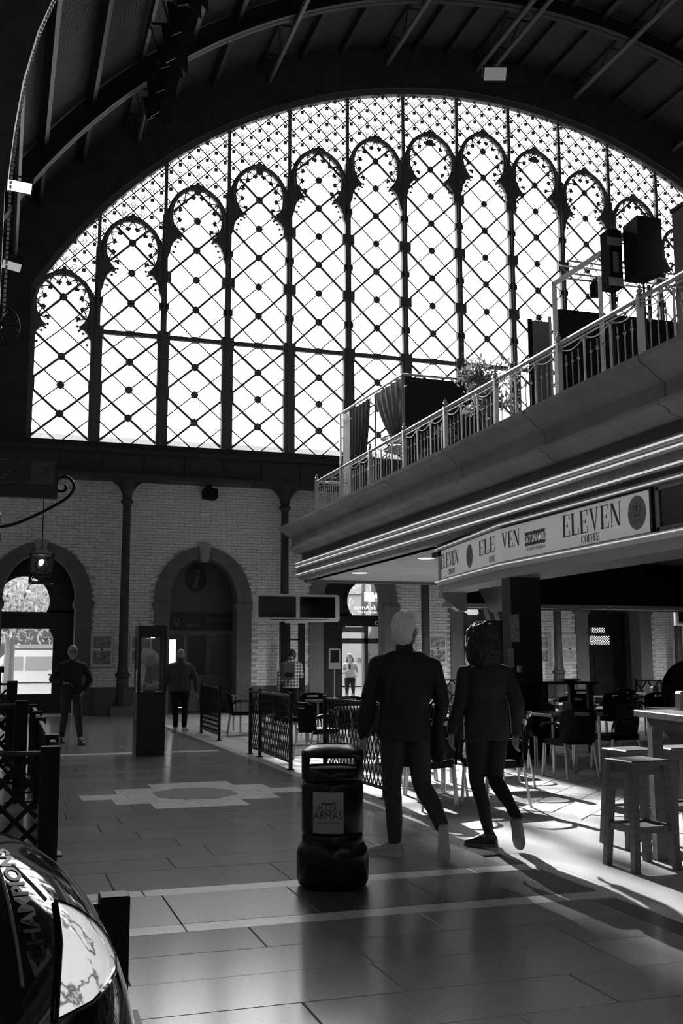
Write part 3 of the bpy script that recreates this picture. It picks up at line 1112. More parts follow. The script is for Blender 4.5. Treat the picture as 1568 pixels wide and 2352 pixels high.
def roundel(P, t, z_, r, parent, side=1):
    def disc(rr, a, m, nm, c=(0, 0), sx=1.):
        N = 24
        mb = MB()
        mb.add([P(t+c[0]+sx*rr*math.cos(2*PI*k/N), z_+c[1]+rr*1.08*math.sin(2*PI*k/N), a) for k in range(N)], [tuple(range(N))])
        return obj(nm, mb, m, parent, world=True, fixn=False)
    disc(r, .0135, GREYP, 'roundel')
    mb = MB()
    def poly(pp, a=.0155):
        mb.add([P(t+x*r, z_+y*r, a) for x, y in pp], [tuple(range(len(pp)))])
    # cup, handles, saucer, bean and steam
    cup = [(-.42, .42), (.42, .42), (.38, .1), (.22, -.12), (-.22, -.12), (-.38, .1)]
    for (a, b_), (c_, d_) in zip(cup, cup[1:]+cup[:1]):
        dx, dy = c_-a, d_-b_
        l_ = math.hypot(dx, dy)
        nx, ny = -dy/l_*.03, dx/l_*.03
        poly([(a-nx, b_-ny), (c_-nx, d_-ny), (c_+nx, d_+ny), (a+nx, b_+ny)])
    poly([(.1*math.cos(k), .22+.16*math.sin(k)) for k in [2*PI*i/10 for i in range(10)]])
    poly([(-.06+.07*math.cos(k), .34+.12*math.sin(k)) for k in [2*PI*i/10 for i in range(10)]], .0157)
    poly([(-.03, .42), (.03, .42), (.05, .8), (-.02, .8)])
    for s_ in (-1, 1):
        for i in range(5):
            a, b_ = -PI/2+PI*i/5, -PI/2+PI*(i+1)/5
            poly([(s_*(.42+.13*math.cos(a)), .25+.13*math.sin(a)), (s_*(.42+.13*math.cos(b_)), .25+.13*math.sin(b_)), (s_*(.42+.09*math.cos(b_)), .25+.09*math.sin(b_)), (s_*(.42+.09*math.cos(a)), .25+.09*math.sin(a))])
    for i in range(8):
        a, b_ = PI+PI*i/8, PI+PI*(i+1)/8
        poly([(.5*math.cos(a), -.12+.14*math.sin(a)), (.5*math.cos(b_), -.12+.14*math.sin(b_)), (.45*math.cos(b_), -.12+.09*math.sin(b_)), (.45*math.cos(a), -.12+.09*math.sin(a))])
    obj('emblem', mb, INK, parent, world=True, fixn=False)
    polys, L = serif('ELEVEN', .2*r, gap=.18)
    mb = MB()
    for p in polys:
        mb.add([P(t-L/2+a, z_-.62*r+b_, .0156) for a, b_ in p], [tuple(range(len(p)))])
    obj('lettering', mb, INK, parent, world=True, fixn=False)
# main stretch runs from the corner towards the camera
vs_, fs_, P = sboard((7.55, 14.98, 0), (7.55, 10.9, 0))
obj('board', MB().add(vs_, fs_), SIGNW, sgn, world=True)
obj('board_rim', MB().box(7.5, 7.56, 10.86, 10.9, 2.95, 3.5).box(7.52, 7.55, 10.9, 14.98, 3.485, 3.505), BLK, sgn, world=True)
put_serif('ELEVEN', .31, P, 1.93, 3.125, INK, sgn, 1.0, .14)
put_serif('COFFEE', .105, P, 2.42, 2.99, INK, sgn, .92, .12)
put_serif('VEN', .255, P, .02, 3.16, INK, sgn, .95, .14)
lm = Matrix.Translation(P(1.09, 3.155, .015)) @ Matrix((V((0, -1, 0)), V((0, 0, 1)), V((-1, 0, 0)))).transposed().to_4x4()
mb = MB()
mb.add([P(.79, 3.12, .0135), P(1.42, 3.12, .0135), P(1.42, 3.33, .0135), P(.79, 3.33, .0135)], [(0, 1, 2, 3)])
obj('name_plate', mb, mat('sign_dark_grey', .06, .5), sgn, world=True, fixn=False)
fr4 = lambda t, z_: Matrix.Translation(P(t, z_, .016)) @ Matrix((V((0, -1, 0)), V((0, 0, 1)), V((-1, 0, 0)))).transposed().to_4x4()
lettering('CATUNAMB\u00da', .135, SIGNW, sgn, fr4(1.105, 3.17) @ Matrix.Diagonal((.86, 1.15, 1, 1)), ext=.001, bold=.002)
lettering('El caf\u00e9 de Andaluc\u00eda', .078, GREYP, sgn, fr4(1.13, 3.045) @ Matrix.Diagonal((.9, 1.15, 1, 1)), ext=.001)
roundel(P, 3.76, 3.235, .2, sgn)
# chamfered stretch
vs_, fs_, P = sboard((8.03, 18.58, 0), (7.55, 15.0, 0))
obj('board', MB().add(vs_, fs_), SIGNW, sgn, world=True)
put_serif('ELEVEN', .27, P, .12, 3.15, INK, sgn, .90, .14)
put_serif('COFFEE', .10, P, .62, 3.0, INK, sgn, .9, .12)
roundel(P, 1.95, 3.22, .19, sgn)
put_serif('ELE', .255, P, 2.50, 3.16, INK, sgn, 1.5, .14)
put_serif('COFFEE', .10, P, 3.02, 3.0, mat('faded_print', .3, .6), sgn, .62, .12)
# dark board following on
db = thing('dark_sign_board', 'black framed board following the white cafe sign at the right edge', 'sign', (7.5, 9, 3.0))
obj('panel', MB().box(7.53, 7.56, 4.5, 10.72, 2.99, 3.44), SCR, db, world=True)
obj('frame', MB().box(7.51, 7.56, 4.4, 10.78, 3.44, 3.48).box(7.51, 7.56, 4.4, 10.78, 2.95, 2.99).box(7.51, 7.56, 10.72, 10.78, 2.95, 3.48), mat('board_frame', .2, .4), db, world=True)

# downlights and spots
def downlight(x, y, z_, r, label, lit=LAMP, grp=None):
    t = thing('downlight', label, 'light', (x, y, z_), group=grp)
    obj('ring', MB().lathe([(r, -.012), (r*1.12, -.004), (r*1.12, 0), (r*.9, 0), (r*.9, -.008), (r, -.012)], 20, cap=False), PLAS, t)
    obj('lens', MB().lathe([(r*.9, -.006), (r*.5, -.009), (.001, -.01)], 20), lit, t)
    if r > .1:
        l_ = D.lights.new('downlight_bulb', 'SPOT')
        l_.energy = 350
        l_.spot_size = 2.7
        l_.spot_blend = .6
        l_.shadow_soft_size = .15
        link('bulb', l_, t, (0, 0, -.03))
    return t
DL = mat('downlight_on', .9, .5, emit=2.2)
for k, (x, y) in enumerate([(12.4, 25), (16.0, 25), (19.8, 25)]):  # unseen downlights added to brighten the poster wall
    downlight(x, y, 3.62, .2, ['round downlight in the gallery underside above the first poster', 'round downlight in the gallery underside above the pale posters', 'round downlight in the gallery underside by the far right column'][k], DL)
downlight(8.6, 25.0, 3.62, .22, 'round lit downlight farther along the gallery underside', DL)
downlight(8.75, 21.0, 3.62, .2, 'round lit downlight in the gallery underside nearest the white sign', DL)
for k, (x, y) in enumerate([(8.9, 13.6), (11.1, 14.6), (12.6, 13.0), (14, 17.5)]):
    downlight(x, y, 3.40, .035, ['tiny ceiling spot nearest the pillar in the dark cafe ceiling', 'tiny ceiling spot low in the middle of the dark cafe ceiling', 'tiny ceiling spot at the right of the dark cafe ceiling', 'faint ceiling spot deep in the dark cafe ceiling'][k], LAMP)
tv = thing('television', 'black television tilted down under the white sign ledge by the pillar', 'television', (8.4, 16.7, 2.55))
obj('screen', MB().box(-.02, .02, -.75, .75, -.3, .3).xf(Matrix.Rotation(-.5, 4, 'Y')), SCR, tv)
obj('bracket', MB().bar((.05, 0, .1), (.1, 0, .84), .06), BLK, tv)

# ------------------------------------------------------------------ outside the far wall
gout = struct('ground_outside')
obj('pavement', MB().box(-40, 60, 29.55, 34, -.3, -.02), mat('pavement', .3, .8, nz=(2, .1)), gout)
obj('road', MB().box(-60, 80, 34, 75, -.3, -.06), mat('asphalt', .10, .9, nz=(6, .2)), gout)
CRM = mat('render_cream', .16, .8, nz=(.6, .06))
DKV = mat('opening_dark', .02, .5)
bd = thing('street_building', 'long pale building across the street with arched openings', 'building', (10, 58, 0))
obj('facade', MB().box(-45, 50, 0, 6, 0, 13.5), CRM, bd)
obj('cornice', MB().box(-45.2, 50.2, -.3, .1, 13.2, 13.7), CRM, bd)
obj('string_course', MB().box(-45, 50, -.12, 0, 5.3, 5.6), CRM, bd)
for k in range(11):
    x = -29.5+k*5.2
    poly = [(x-1.6, 0), (x-1.6, 2.9)]+[(x-1.6*math.cos(t*PI/8), 2.9+.7*math.sin(t*PI/8)) for t in range(1, 8)]+[(x+1.6, 2.9), (x+1.6, 0)]
    o = obj('arched_opening', MB().prism(poly, 'y', -.06, 0), DKV, bd)
    obj('window', MB().box(x-.6, x+.6, -.05, 0, 7.2, 9.6), DKV, bd)
    obj('hanging_lamp', MB().box(x-.3, x+.3, -.2, 0, 3.9, 4.05), DKV, bd)
tw = thing('tower_block', 'tall white tower block across the street behind the left bays of the great window', 'building', (-8, 66, 0))
TWM = mat('tower_white', .9, .8)  # made-up tower, placed so its shadow covers the hall floor
obj('facade', MB().box(-24, 16.2, 0, 8, 0, 46), TWM, tw)
obj('parapet', MB().box(-24.3, 16.3, -.3, 8, 46, 47), TWM, tw)
for i in range(6):
    for k in range(3):
        obj('balcony', MB().box(-22+i*6.4, -18+i*6.4, -.9, 0, 14+k*10, 14.9+k*10), TWM, tw)
rs = MB()
for k in range(24):
    a, b_ = 2*PI*k/24, 2*PI*(k+1)/24
    rs.prism([(.5*math.cos(a), .5*math.sin(a)), (.5*math.cos(b_), .5*math.sin(b_)), (.42*math.cos(b_), .42*math.sin(b_)), (.42*math.cos(a), .42*math.sin(a))], 'y', -.1, -.06)
obj('ring_emblem', rs.lathe([(.2, 0), (.2, .02)], 12, (0, -.08, 0)).xf(Matrix.Translation((-7.6, 0, 2.7))), CRM, bd)
# white van at the kerb
van = thing('van', 'white parked van with a roof rack seen through the left street door', 'van', (1.2, 41, -.06))
VW = mat('van_white', .5, .3, coat=.5)
sec = [(-2.2, .35), (-2.25, .9), (-2.15, 1.15), (-1.5, 1.3), (-.9, 1.85), (-.7, 1.92), (2.0, 1.92), (2.2, 1.8), (2.3, .9), (2.3, .35)]
obj('body', MB().prism(sec, 'y', -.85, .85), VW, van)
for a, b_, c_, d_ in ((-1.2, -.35, 1.2, 1.68), (-.25, .75, 1.2, 1.68), (.85, 1.95, 1.2, 1.68)):
    obj('side_window', MB().prism([(a, c_), (b_, c_), (b_, d_), (a+(.35 if a < -1 else 0), d_)], 'y', -.87, -.84), mat('van_window', .25, .1), van)
obj('door_handle', MB().box(.55, .72, -.88, -.85, 1.02, 1.06), DKV, van)
obj('side_strip', MB().box(-2.2, 2.3, -.87, -.84, .72, .76), DKV, van)
for x in (-1.4, 1.5):
    obj('wheel', MB().lathe([(.18, -.1), (.32, -.1), (.34, -.05), (.34, .05), (.32, .1), (.18, .1)], 18).xf(Matrix.Translation((x, -.8, .34)) @ Matrix.Rotation(PI/2, 4, 'X')), BLK, van)
obj('roof_rack', MB().box(-.8, 2.1, -.75, .75, 2.02, 2.06).box(-.8, 2.1, -.78, -.72, 1.98, 2.12), ALU, van)
lpst = thing('street_post', 'grey street post standing outside the right street door', 'post', (12.35, 35.5, -.06))
obj('shaft', MB().lathe([(.14, 0), (.12, .3), (.09, .4), (.08, 4.3), (.13, 4.32), (.13, 4.5), (.05, 4.55)], 12), mat('post_grey', .10, .6), lpst)
obj('box', MB().box(-.12, .12, -.14, -.08, 3.2, 3.9), mat('post_grey', .10, .6), lpst)
# street trees
def leafcloud(n, c, r, s_, seed):
    rnd_ = random.Random(seed)
    mb = MB()
    cl = [V((rnd_.gauss(0, .5)*r[0], rnd_.gauss(0, .5)*r[1], rnd_.gauss(0, .5)*r[2])) for _ in range(max(6, n//60))]
    for i in range(n):
        p = V(c)+rnd_.choice(cl)+V((rnd_.gauss(0, .22)*r[0], rnd_.gauss(0, .22)*r[1], rnd_.gauss(0, .22)*r[2]))
        e = Euler((rnd_.uniform(0, 6), rnd_.uniform(0, 6), rnd_.uniform(0, 6))).to_matrix()
        q = s_*rnd_.uniform(.6, 1.3)
        vs_ = [p+e@V(t) for t in ((-q, 0, 0), (-q*.3, q*.42, q*.1), (q, 0, 0), (-q*.3, -q*.42, q*.1))]
        mb.add(vs_, [(0, 3, 2, 1)])
    return mb
LEAFM = leaf_mat('tree_leaf', .42)
def tree(x, y, h, cr, n, label, seed):
    t = thing('street_tree', label, 'tree', (x, y, 0))
    obj('trunk', MB().tube([(0, 0, -.1), (.05, 0, h*.4), (-.1, .1, h*.7), (0, 0, h*.9)], [.2, .16, .1, .05], 8), mat('bark', .12, .9, bump=(12, .6)), t)
    tb = MB()
    for k in range(6):
        a = k*1.05+seed
        tb.tube([(0, 0, h*.5+k*.1), (cr*.4*math.cos(a), cr*.4*math.sin(a), h*.65+k*.12), (cr*.8*math.cos(a), cr*.8*math.sin(a), h*.85)], [.07, .05, .02], 5)
    obj('branch', tb, _M['bark'], t)
    obj('foliage', leafcloud(n, (0, 0, h*.82), (cr, cr, h*.3), .10, seed), LEAFM, t, kind='stuff', fixn=False)
tree(.3, 36.5, 4.6, 1.9, 7000, 'leafy street tree filling the fanlight of the left street door', 3)
tree(-4.5, 43, 9.2, 3.4, 3800, 'tall dark tree outside the lower left corner of the great window', 5)
tree(12.6, 42, 6.0, 2.2, 1500, 'pale tree outside the right street door', 9)
tree(19, 46, 7.0, 3.0, 900, 'tree outside beyond the gallery end', 12)
# ------------------------------------------------------------------ doors and fittings in the arches
RY = Matrix(((1, 0, 0), (0, 0, -1), (0, 1, 0))).to_4x4()
YD = 30.4
DOORM = mat('door_wood', .02, .4, nz=(5, .3))
def horseshoe(name, cx, cz, r, zb, zt_low, xl, xr, glz0, door_n, mull=True):
    """street door: dark timber screen with a horseshoe fanlight over a glazed leaf"""
    t = struct('door_%d' % door_n, (cx, YD, 0))
    a0 = math.asin((zb-cz)/r)
    N = 28
    circ = [(cx+r*math.cos(a0+(PI-2*a0)*i/N), cz+r*math.sin(a0+(PI-2*a0)*i/N)) for i in range(N+1)]
    X0, X1 = cx_wall-1.4, cx_wall+1.4
    top = [(X1, zb)]+[(X1, 4.7), (X0, 4.7), (X0, zb)]
    mb = MB()
    # screen around the fanlight as strips
    outer = []
    for (x, z_) in circ:
        dx, dz = x-cx, z_-cz
        k = min((X1-cx)/dx if dx > 1e-6 else ((X0-cx)/dx if dx < -1e-6 else 1e9), (4.7-cz)/dz if dz > 1e-6 else ((zb-cz)/dz if dz < -1e-6 else 1e9))
        outer.append((cx+dx*k, cz+dz*k))
    mb.strip(circ, outer, 'y', YD, YD+.12)
    mb.box(X0, circ[-1][0], YD, YD+.12, zb-.02, max(zb, outer[-1][1])+.05)
    mb.box(circ[0][0], X1, YD, YD+.12, zb-.02, max(zb, outer[0][1])+.05)
    mb.box(X0, X1, YD, YD+.12, zt_low, zb)
    mb.box(X0, xl, YD, YD+.12, 0, zt_low)
    mb.box(xr, X1, YD, YD+.12, 0, zt_low)
    obj('screen', mb, DOORM, t, world=True)
    fr = MB()
    rr = [(cx+(r+.09)*math.cos(a0+(PI-2*a0)*i/N), cz+(r+.09)*math.sin(a0+(PI-2*a0)*i/N)) for i in range(N+1)]
    fr.strip(circ, rr, 'y', YD-.04, YD+.02)
    obj('fanlight_ring', fr, DOORM, t, world=True)
    obj('pane', MB().add([(x, YD+.06, z_) for x, z_ in circ], [tuple(range(N+1))]), GLASS, t, world=True, fixn=False)
    c = .12
    obj('pane', MB().add([(x, YD+.06, z_) for x, z_ in ((xl, glz0), (xr, glz0), (xr, zt_low-c*2), (xr-c, zt_low), (xl+c, zt_low), (xl, zt_low-c*2))], [tuple(range(6))]), GLASS, t, world=True, fixn=False)
    obj('leaf', MB().box(xl, xr, YD+.02, YD+.1, 0, glz0).prism([(xr-c, zt_low), (xr, zt_low), (xr, zt_low-2*c)], 'y', YD+.02, YD+.1)
        .prism([(xl, zt_low-2*c), (xl, zt_low), (xl+c, zt_low)], 'y', YD+.02, YD+.1), DOORM, t, world=True)
    return t
cx_wall = AC[0]
horseshoe('d', .62, 3.10, .68, 2.80, 2.33, -.05, 1.43, .55, 1)
cx_wall = AC[2]
t = horseshoe('d', 10.68, 3.22, .64, 2.80, 2.46, 9.88, 11.35, .02, 2)
obj('door_rail', MB().box(9.88, 11.35, YD+.0, YD+.1, 1.94, 2.1).box(10.6, 10.72, YD, YD+.1, 0, 2.46), mat('door_grey', .09, .5), t, world=True)
obj('curtain_blind', MB().box(9.9, 10.6, YD+.0, YD+.04, 2.28, 2.44), mat('blind', .2, .6), t, world=True)
wp = thing('wall_lettering', 'bold black letters on the pale facade across the street, seen through the right street door', 'lettering', (20.6, 57.90, 1.75))
for s_, z_ in (('LOCAL', .06), ('DISPONIBLE', -.34)):
    lettering(s_, .30, INK, wp, Matrix.Translation((0, 0, z_)) @ RY, world=False, bold=.02)
es = tag(obj('door_plate', MB().box(10.95, 11.3, YD-.03, YD, 2.52, 2.62), SIGNW), 'small framed plate on the dark lintel of the right street door', 'sign')
obj('face', MB().box(10.97, 11.28, YD-.035, YD-.03, 2.535, 2.605), INK, es)
sc = link('fanlight_script', text_mesh('e de Armas', .19, .001, 'fanlight_script'))
sc.data.transform(Matrix.Translation((10.72, YD+.05, 2.98)) @ RY @ Matrix.Diagonal((-1, 1, 1, 1)))
sc.data.materials.clear(); sc.data.materials.append(leaf_mat('script_white', .9, .75))
sc2 = text_mesh('COMERCIAL Y DE OCIO', .07, .001, 'fanlight_caption')
sc2.transform(Matrix.Translation((10.78, YD+.05, 2.87)) @ RY @ Matrix.Diagonal((-1, 1, 1, 1)))
sc2.materials.clear(); sc2.materials.append(leaf_mat('script_white', .9, .75))
link('caption', sc2, sc)
sil = MB().box(10.62, 10.92, YD+.045, YD+.05, 3.22, 3.52).box(10.92, 11.3, YD+.045, YD+.05, 3.34, 3.44)
for k in range(6):
    sil.box(10.93+k*.065, 10.955+k*.065, YD+.045, YD+.05, 3.22, 3.34)
for k in range(3):
    sil.prism([(10.95+k*.12, 3.44), (11.01+k*.12, 3.52), (11.07+k*.12, 3.44)], 'y', YD+.045, YD+.05)
obj('station_silhouette', sil, leaf_mat('script_white', .9, .75), sc)
tag(sc, 'white script lettering read backwards on the right door fanlight', 'lettering')
# arch 4: dark screen with striped awning, fanlight sliver
cx_wall = AC[3]
horseshoe('d', 14.25, 3.22, .42, 2.85, 2.4, 13.95, 14.5, 1.3, 3)
aw = thing('awning', 'striped awning hung inside the arch right of the first poster', 'awning', (14.7, 30.1, 2.3))
for k in range(8):
    obj('stripe', MB().prism([(-.5+.0, .35), (-.46, .35), (0, 1.1), (-.05, 1.1)], 'x', -.55+k*.16, -.39+k*.16), PLAS if k % 2 else mat('awning_dark', .1, .8), aw)
# arch 5..7: dark timber doors with small lattice lights
for i, nn in ((4, 4), (5, 5), (6, 6)):
    c = AC[i]
    t = struct('door_%d' % nn, (c, YD, 0))
    obj('screen', MB().box(c-1.4, c+1.4, YD, YD+.12, 0, 4.7), DOORM, t, world=True)
    for s_ in (-1, 1):
        for z0, z1 in ((.15, .95), (1.05, 1.5), (1.6, 2.0), (2.1, 2.5)):
            obj('panel', MB().cbox(0, .75, 0, z1-z0, -.03, 0, .02).xf(Matrix.Translation((c-(.85 if s_ < 0 else -.08), YD-.03, z0)) @ RY), DOORM, t, world=True)
    if i == 4:
        for z0, z1, x0, x1 in ((1.93, 2.2, 18.42, 19.12), (2.32, 2.48, 18.5, 18.95)):
            lm_ = MB().box(x0, x1, YD-.05, YD-.045, z0, z1)
            obj('lit_pane', lm_, mat('lit_pane', .8, .5, emit=1.1), t, world=True)
            lt = MB()
            n = int((x1-x0)/.09)
            for k in range(-3, n+4):
                for s_ in (-1, 1):
                    a, b_ = (x0+k*.09, z0), (x0+k*.09+s_*(z1-z0), z1)
                    for p, q in clipseg(a, b_, lambda x, z_: x0 <= x <= x1, 30):
                        lt.bar((p[0], YD-.06, p[1]), (q[0], YD-.06, q[1]), .022, .01, (0, 1, 0))
            obj('lattice', lt, BLK, t, world=True, kind='stuff')
# arch 2: information office
of = struct('wall_office', (5.38, YD, 0))
OW = mat('office_panel', .13, .6)
obj('panel_wall', MB().box(4.55, 6.9, YD, YD+.1, 2.78, 4.75).box(3.95, 4.55, YD, YD+.1, 2.78, 4.75), OW, of, world=True)
obj('counter_wall', MB().box(5.1, 6.9, YD, YD+.1, 0, 1.05).box(5.1, 5.18, YD, YD+.1, 1.05, 2.2).box(5.72, 5.88, YD, YD+.1, 1.05, 2.2).box(6.6, 6.9, YD, YD+.1, 1.05, 2.2).box(3.95, 6.9, YD, YD+.1, 2.2, 2.3).box(3.95, 4.05, YD, YD+.1, 0, 2.2), mat('office_frame', .16, .5), of, world=True)
obj('window_ledge', MB().box(5.1, 6.65, YD-.12, YD, 1.0, 1.05), mat('office_frame', .16, .5), of, world=True)
for x0, x1 in ((5.18, 5.72), (5.88, 6.6)):
    obj('pane', MB().add([(x0, YD+.05, 1.05), (x1, YD+.05, 1.05), (x1, YD+.05, 2.2), (x0, YD+.05, 2.2)], [(0, 1, 2, 3)]), GLASSC, of, world=True, fixn=False)
obj('office_room', MB().box(3.9, 7.0, YD+3, YD+3.1, 0, 3).box(3.85, 3.95, YD+.1, YD+3, 0, 3).box(6.95, 7.05, YD+.1, YD+3, 0, 3).box(3.9, 7, YD+.1, YD+3, 2.95, 3.05), mat('office_room', .3, .7), of, world=True)
lf = thing('office_light', 'bright ceiling strip light inside the information office', 'light', (5.3, YD+1.5, 2.9))
obj('tube', MB().box(-.5, .5, -.05, .05, -.03, .0), mat('office_tube', .9, .5, emit=2.5), lf)
obj('housing', MB().box(-.52, .52, -.07, .07, .0, .04), PLAS, lf)
dw = thing('office_doorway', 'bright narrow glazed door ajar in the information office', 'door', (4.62, YD, 0))
obj('leaf', MB().box(0, .35, .0, .05, 0, 2.15).xf(Matrix.Rotation(.6, 4, 'Z')), mat('door_grey', .09, .5), dw)
obj('glazing', MB().box(.04, .3, -.012, -.002, 1.2, 2.05).xf(Matrix.Rotation(.6, 4, 'Z')), mat('lit_glazing', .8, .4, emit=1.0), dw)
tot = tag(obj('info_disc', MB().lathe([(.31, 0), (.31, .03)], 32, sy=1.3).xf(Matrix.Translation((5.40, YD-.005, 3.82)) @ Matrix.Rotation(PI/2, 4, 'X')), mat('sign_black_grey', .035, .5)), 'dark round disc with a pale letter i over the information office', 'sign')
lettering('i', .78, OW, tot, Matrix.Translation((5.37, YD-.038, 3.56)) @ RY @ Matrix(((1, .22, 0, 0), (0, 1, 0, 0), (0, 0, 1, 0), (0, 0, 0, 1))), world=False, bold=.02)
ban = thing('office_banner', 'dark grey banner with a location pin over the information office windows', 'banner', (4.65, YD-.04, 2.3))
obj('panel', MB().box(0, 1.02, -.02, .0, .03, .50), mat('banner_grey', .03, .5), ban)
obj('side_panel', MB().box(1.04, 1.95, -.02, .0, .03, .50), mat('banner_grey2', .04, .5), ban)
BT = mat('banner_type', .14, .5)
lettering('Cityexpert', .13, mat('banner_faint', .07, .5), ban, Matrix.Translation((.66, -.024, .29)) @ RY, world=False)
lettering('Sevilla', .17, BT, ban, Matrix.Translation((.66, -.024, .12)) @ RY, world=False, bold=.003)
lettering('INFORMACI\u00d3N', .12, BT, ban, Matrix.Translation((1.5, -.024, .27)) @ RY, world=False)
pn = MB()
for k in range(14):
    a, b_ = 2*PI*k/14, 2*PI*(k+1)/14
    pn.prism([(.2+.09*math.cos(a), .29+.09*math.sin(a)), (.2+.09*math.cos(b_), .29+.09*math.sin(b_)), (.2+.055*math.cos(b_), .29+.06*math.sin(b_)), (.2+.055*math.cos(a), .29+.06*math.sin(a))], 'y', -.026, -.02)
pn.prism([(.125, .23), (.2, .10), (.275, .23), (.22, .21), (.18, .21)], 'y', -.026, -.02)
obj('pin', pn, BT, ban)

# ------------------------------------------------------------------ posters and small wall things
PL = [(2.64, 1.74, 'framed poster of two old photographs left of the first iron column', .1, .35), (3.68, 1.74, 'framed poster half hidden behind the glass showcase', .1, .35),
      (12.42, 1.77, 'framed poster of two crowd photographs right of the white-haired man', .05, .5), (15.86, 1.76, 'pale framed poster beside the dark cafe pillar', .12, .5), (16.86, 1.76, 'pale framed poster right of the slim column under the gallery', .3, .55)]
for k, (x, z_, lb, lo, hi) in enumerate(PL):
    p = thing('poster', lb, 'poster', (x, W-.03, z_), group='framed posters along the brick wall')
    obj('sheet', MB().box(-.29, .29, -.012, .01, -.45, .45), mat('poster_paper', .62, .5), p)
    pm_ = print_mat('photo_print_%d' % k, lo, hi, 7, 1.4)
    obj('photograph', MB().box(-.235, .235, -.016, -.012, .04, .36), pm_, p)
    obj('photograph', MB().box(-.235, .235, -.016, -.012, -.38, -.03), pm_, p)
    obj('frame', MB().box(-.31, -.29, -.02, .01, -.47, .47).box(.29, .31, -.02, .01, -.47, .47).box(-.31, .31, -.02, .01, .45, .47).box(-.31, .31, -.02, .01, -.47, -.45), mat('poster_frame', .4, .3), p)
    obj('small_emblem', MB().prism([(-.05, 0), (0, .04), (.05, 0), (.03, -.015), (-.03, -.015)], 'y', -.016, -.012), INK, p, loc=(0, 0, .0))
for x, z_, lb in ((.97, 5.5, 'small emergency light on the brickwork over the left arch'), (5.38, 5.52, 'small emergency light on the brickwork over the information office arch')):
    e = thing('emergency_light', lb, 'light', (x, W-.02, z_))
    obj('body', MB().cbox(-.14, .14, -.05, .05, -.06, .0, .01).xf(Matrix.Rotation(PI/2, 4, 'X')), mat('plastic_white', .7, .4), e)
    obj('diffuser', MB().box(-.12, .12, -.075, -.06, -.035, .035), mat('diffuser', .8, .4), e)
sp = thing('wall_speaker', 'black box loudspeaker on a bracket over the information arch', 'speaker', (5.45, W-.02, 6.05))
obj('cabinet', MB().cbox(-.19, .19, -.15, .12, -.14, .14, .03).xf(Matrix.Translation((0, -.3, .02)) @ Matrix.Rotation(-.25, 4, 'X') @ Matrix.Rotation(.25, 4, 'Z')), BLKM, sp)
obj('bracket', MB().box(-.05, .05, -.3, 0, .12, .3), BLKM, sp)

# ------------------------------------------------------------------ hanging lantern in the left arch
ln = thing('lantern', 'square iron lantern with glowing bulb hanging in the left arch', 'lantern', (.86, 25, 0))
lf_ = MB()
for sx in (-.25, .25):
    for sy in (-.25, .25):
        lf_.box(sx-.02, sx+.02, sy-.02, sy+.02, 3.2, 3.86)
for z_ in (3.2, 3.38, 3.84):
    for s_ in (-.25, .25):
        lf_.box(-.27, .27, s_-.02, s_+.02, z_, z_+.03).box(s_-.02, s_+.02, -.27, .27, z_, z_+.03)
obj('frame', lf_, BLK, ln)
fl = MB()
for yy_ in (-.25, .25):
    for k in range(16):
        a, b_ = 2*PI*k/16, 2*PI*(k+1)/16
        fl.prism([(.15*math.cos(a), 3.6+.16*math.sin(a)), (.15*math.cos(b_), 3.6+.16*math.sin(b_)), (.125*math.cos(b_), 3.6+.135*math.sin(b_)), (.125*math.cos(a), 3.6+.135*math.sin(a))], 'y', yy_-.01, yy_+.01)
    for sx in (-1, 1):
        for sz in (-1, 1):
            fl.bar((sx*.11, yy_, 3.6+sz*.12), (sx*.24, yy_, 3.6+sz*.23), .02)
    for k in range(3):
        fl.bar((-.24+.16*k, yy_, 3.22), (-.16+.16*k, yy_, 3.38), .015)
        fl.bar((-.16+.16*k, yy_, 3.22), (-.24+.16*k, yy_, 3.38), .015)
obj('filigree', fl, BLK, ln)
obj('bulb', MB().ball((0, 0, 3.7), .055, n=12), LAMPB, ln, smooth=True)
obj('glass', MB().box(-.235, .235, .23, .235, 3.4, 3.84).box(-.235, .235, -.235, -.23, 3.4, 3.84), GLASSC, ln)
obj('hood', MB().lathe([(.33, 3.86), (.1, 4.0), (.03, 4.05)], 4, ph=PI/4), BLK, ln)
obj('chain', MB().tube([(0, 0, 4.03), (0, 0, 6.4), (0, 3.5, 6.5)], .012, 5), BLK, ln)
# ------------------------------------------------------------------ twin screen totem
tt = thing('departure_screens', 'white twin screen information totem on two dark posts', 'screen', (6.65, 24.0, 0))
obj('post', MB().box(-.36, -.13, .0, .15, 0, 2.35), BLK, tt)
obj('post', MB().box(.10, .23, .0, .15, 0, 2.35), BLK, tt)
obj('crossbar', MB().box(-.13, .10, .05, .08, 1.9, 1.94), BLK, tt)
fx0, fx1, fz0, fz1 = -1.02, 1.05, 2.34, 2.98
r_ = .06
rp_ = []
for cx_, cz_, a in ((fx1-r_, fz1-r_, 0), (fx0+r_, fz1-r_, 90), (fx0+r_, fz0+r_, 180), (fx1-r_, fz0+r_, 270)):
    rp_ += [(cx_+r_*math.cos(math.radians(a+t)), cz_+r_*math.sin(math.radians(a+t))) for t in (0, 30, 60, 90)]
obj('housing', MB().prism(rp_, 'y', -.12, .1), mat('screen_housing', .62, .4), tt)
obj('screen', MB().box(-.93, -.03, -.13, -.12, 2.43, 2.92), SCR, tt)
obj('screen', MB().box(.07, .94, -.13, -.12, 2.43, 2.92), SCR, tt)
obj('vent_strip', MB().box(-.65, .8, -.128, -.12, 2.375, 2.39), BLK, tt)
obj('underbox', MB().box(-.28, .28, -.1, .05, 2.30, 2.34), mat('screen_housing', .62, .4), tt)
ki = thing('sign_stand', 'slim floor stand with a small dark panel before the right pilaster', 'stand', (8.62, 27.2, 0))
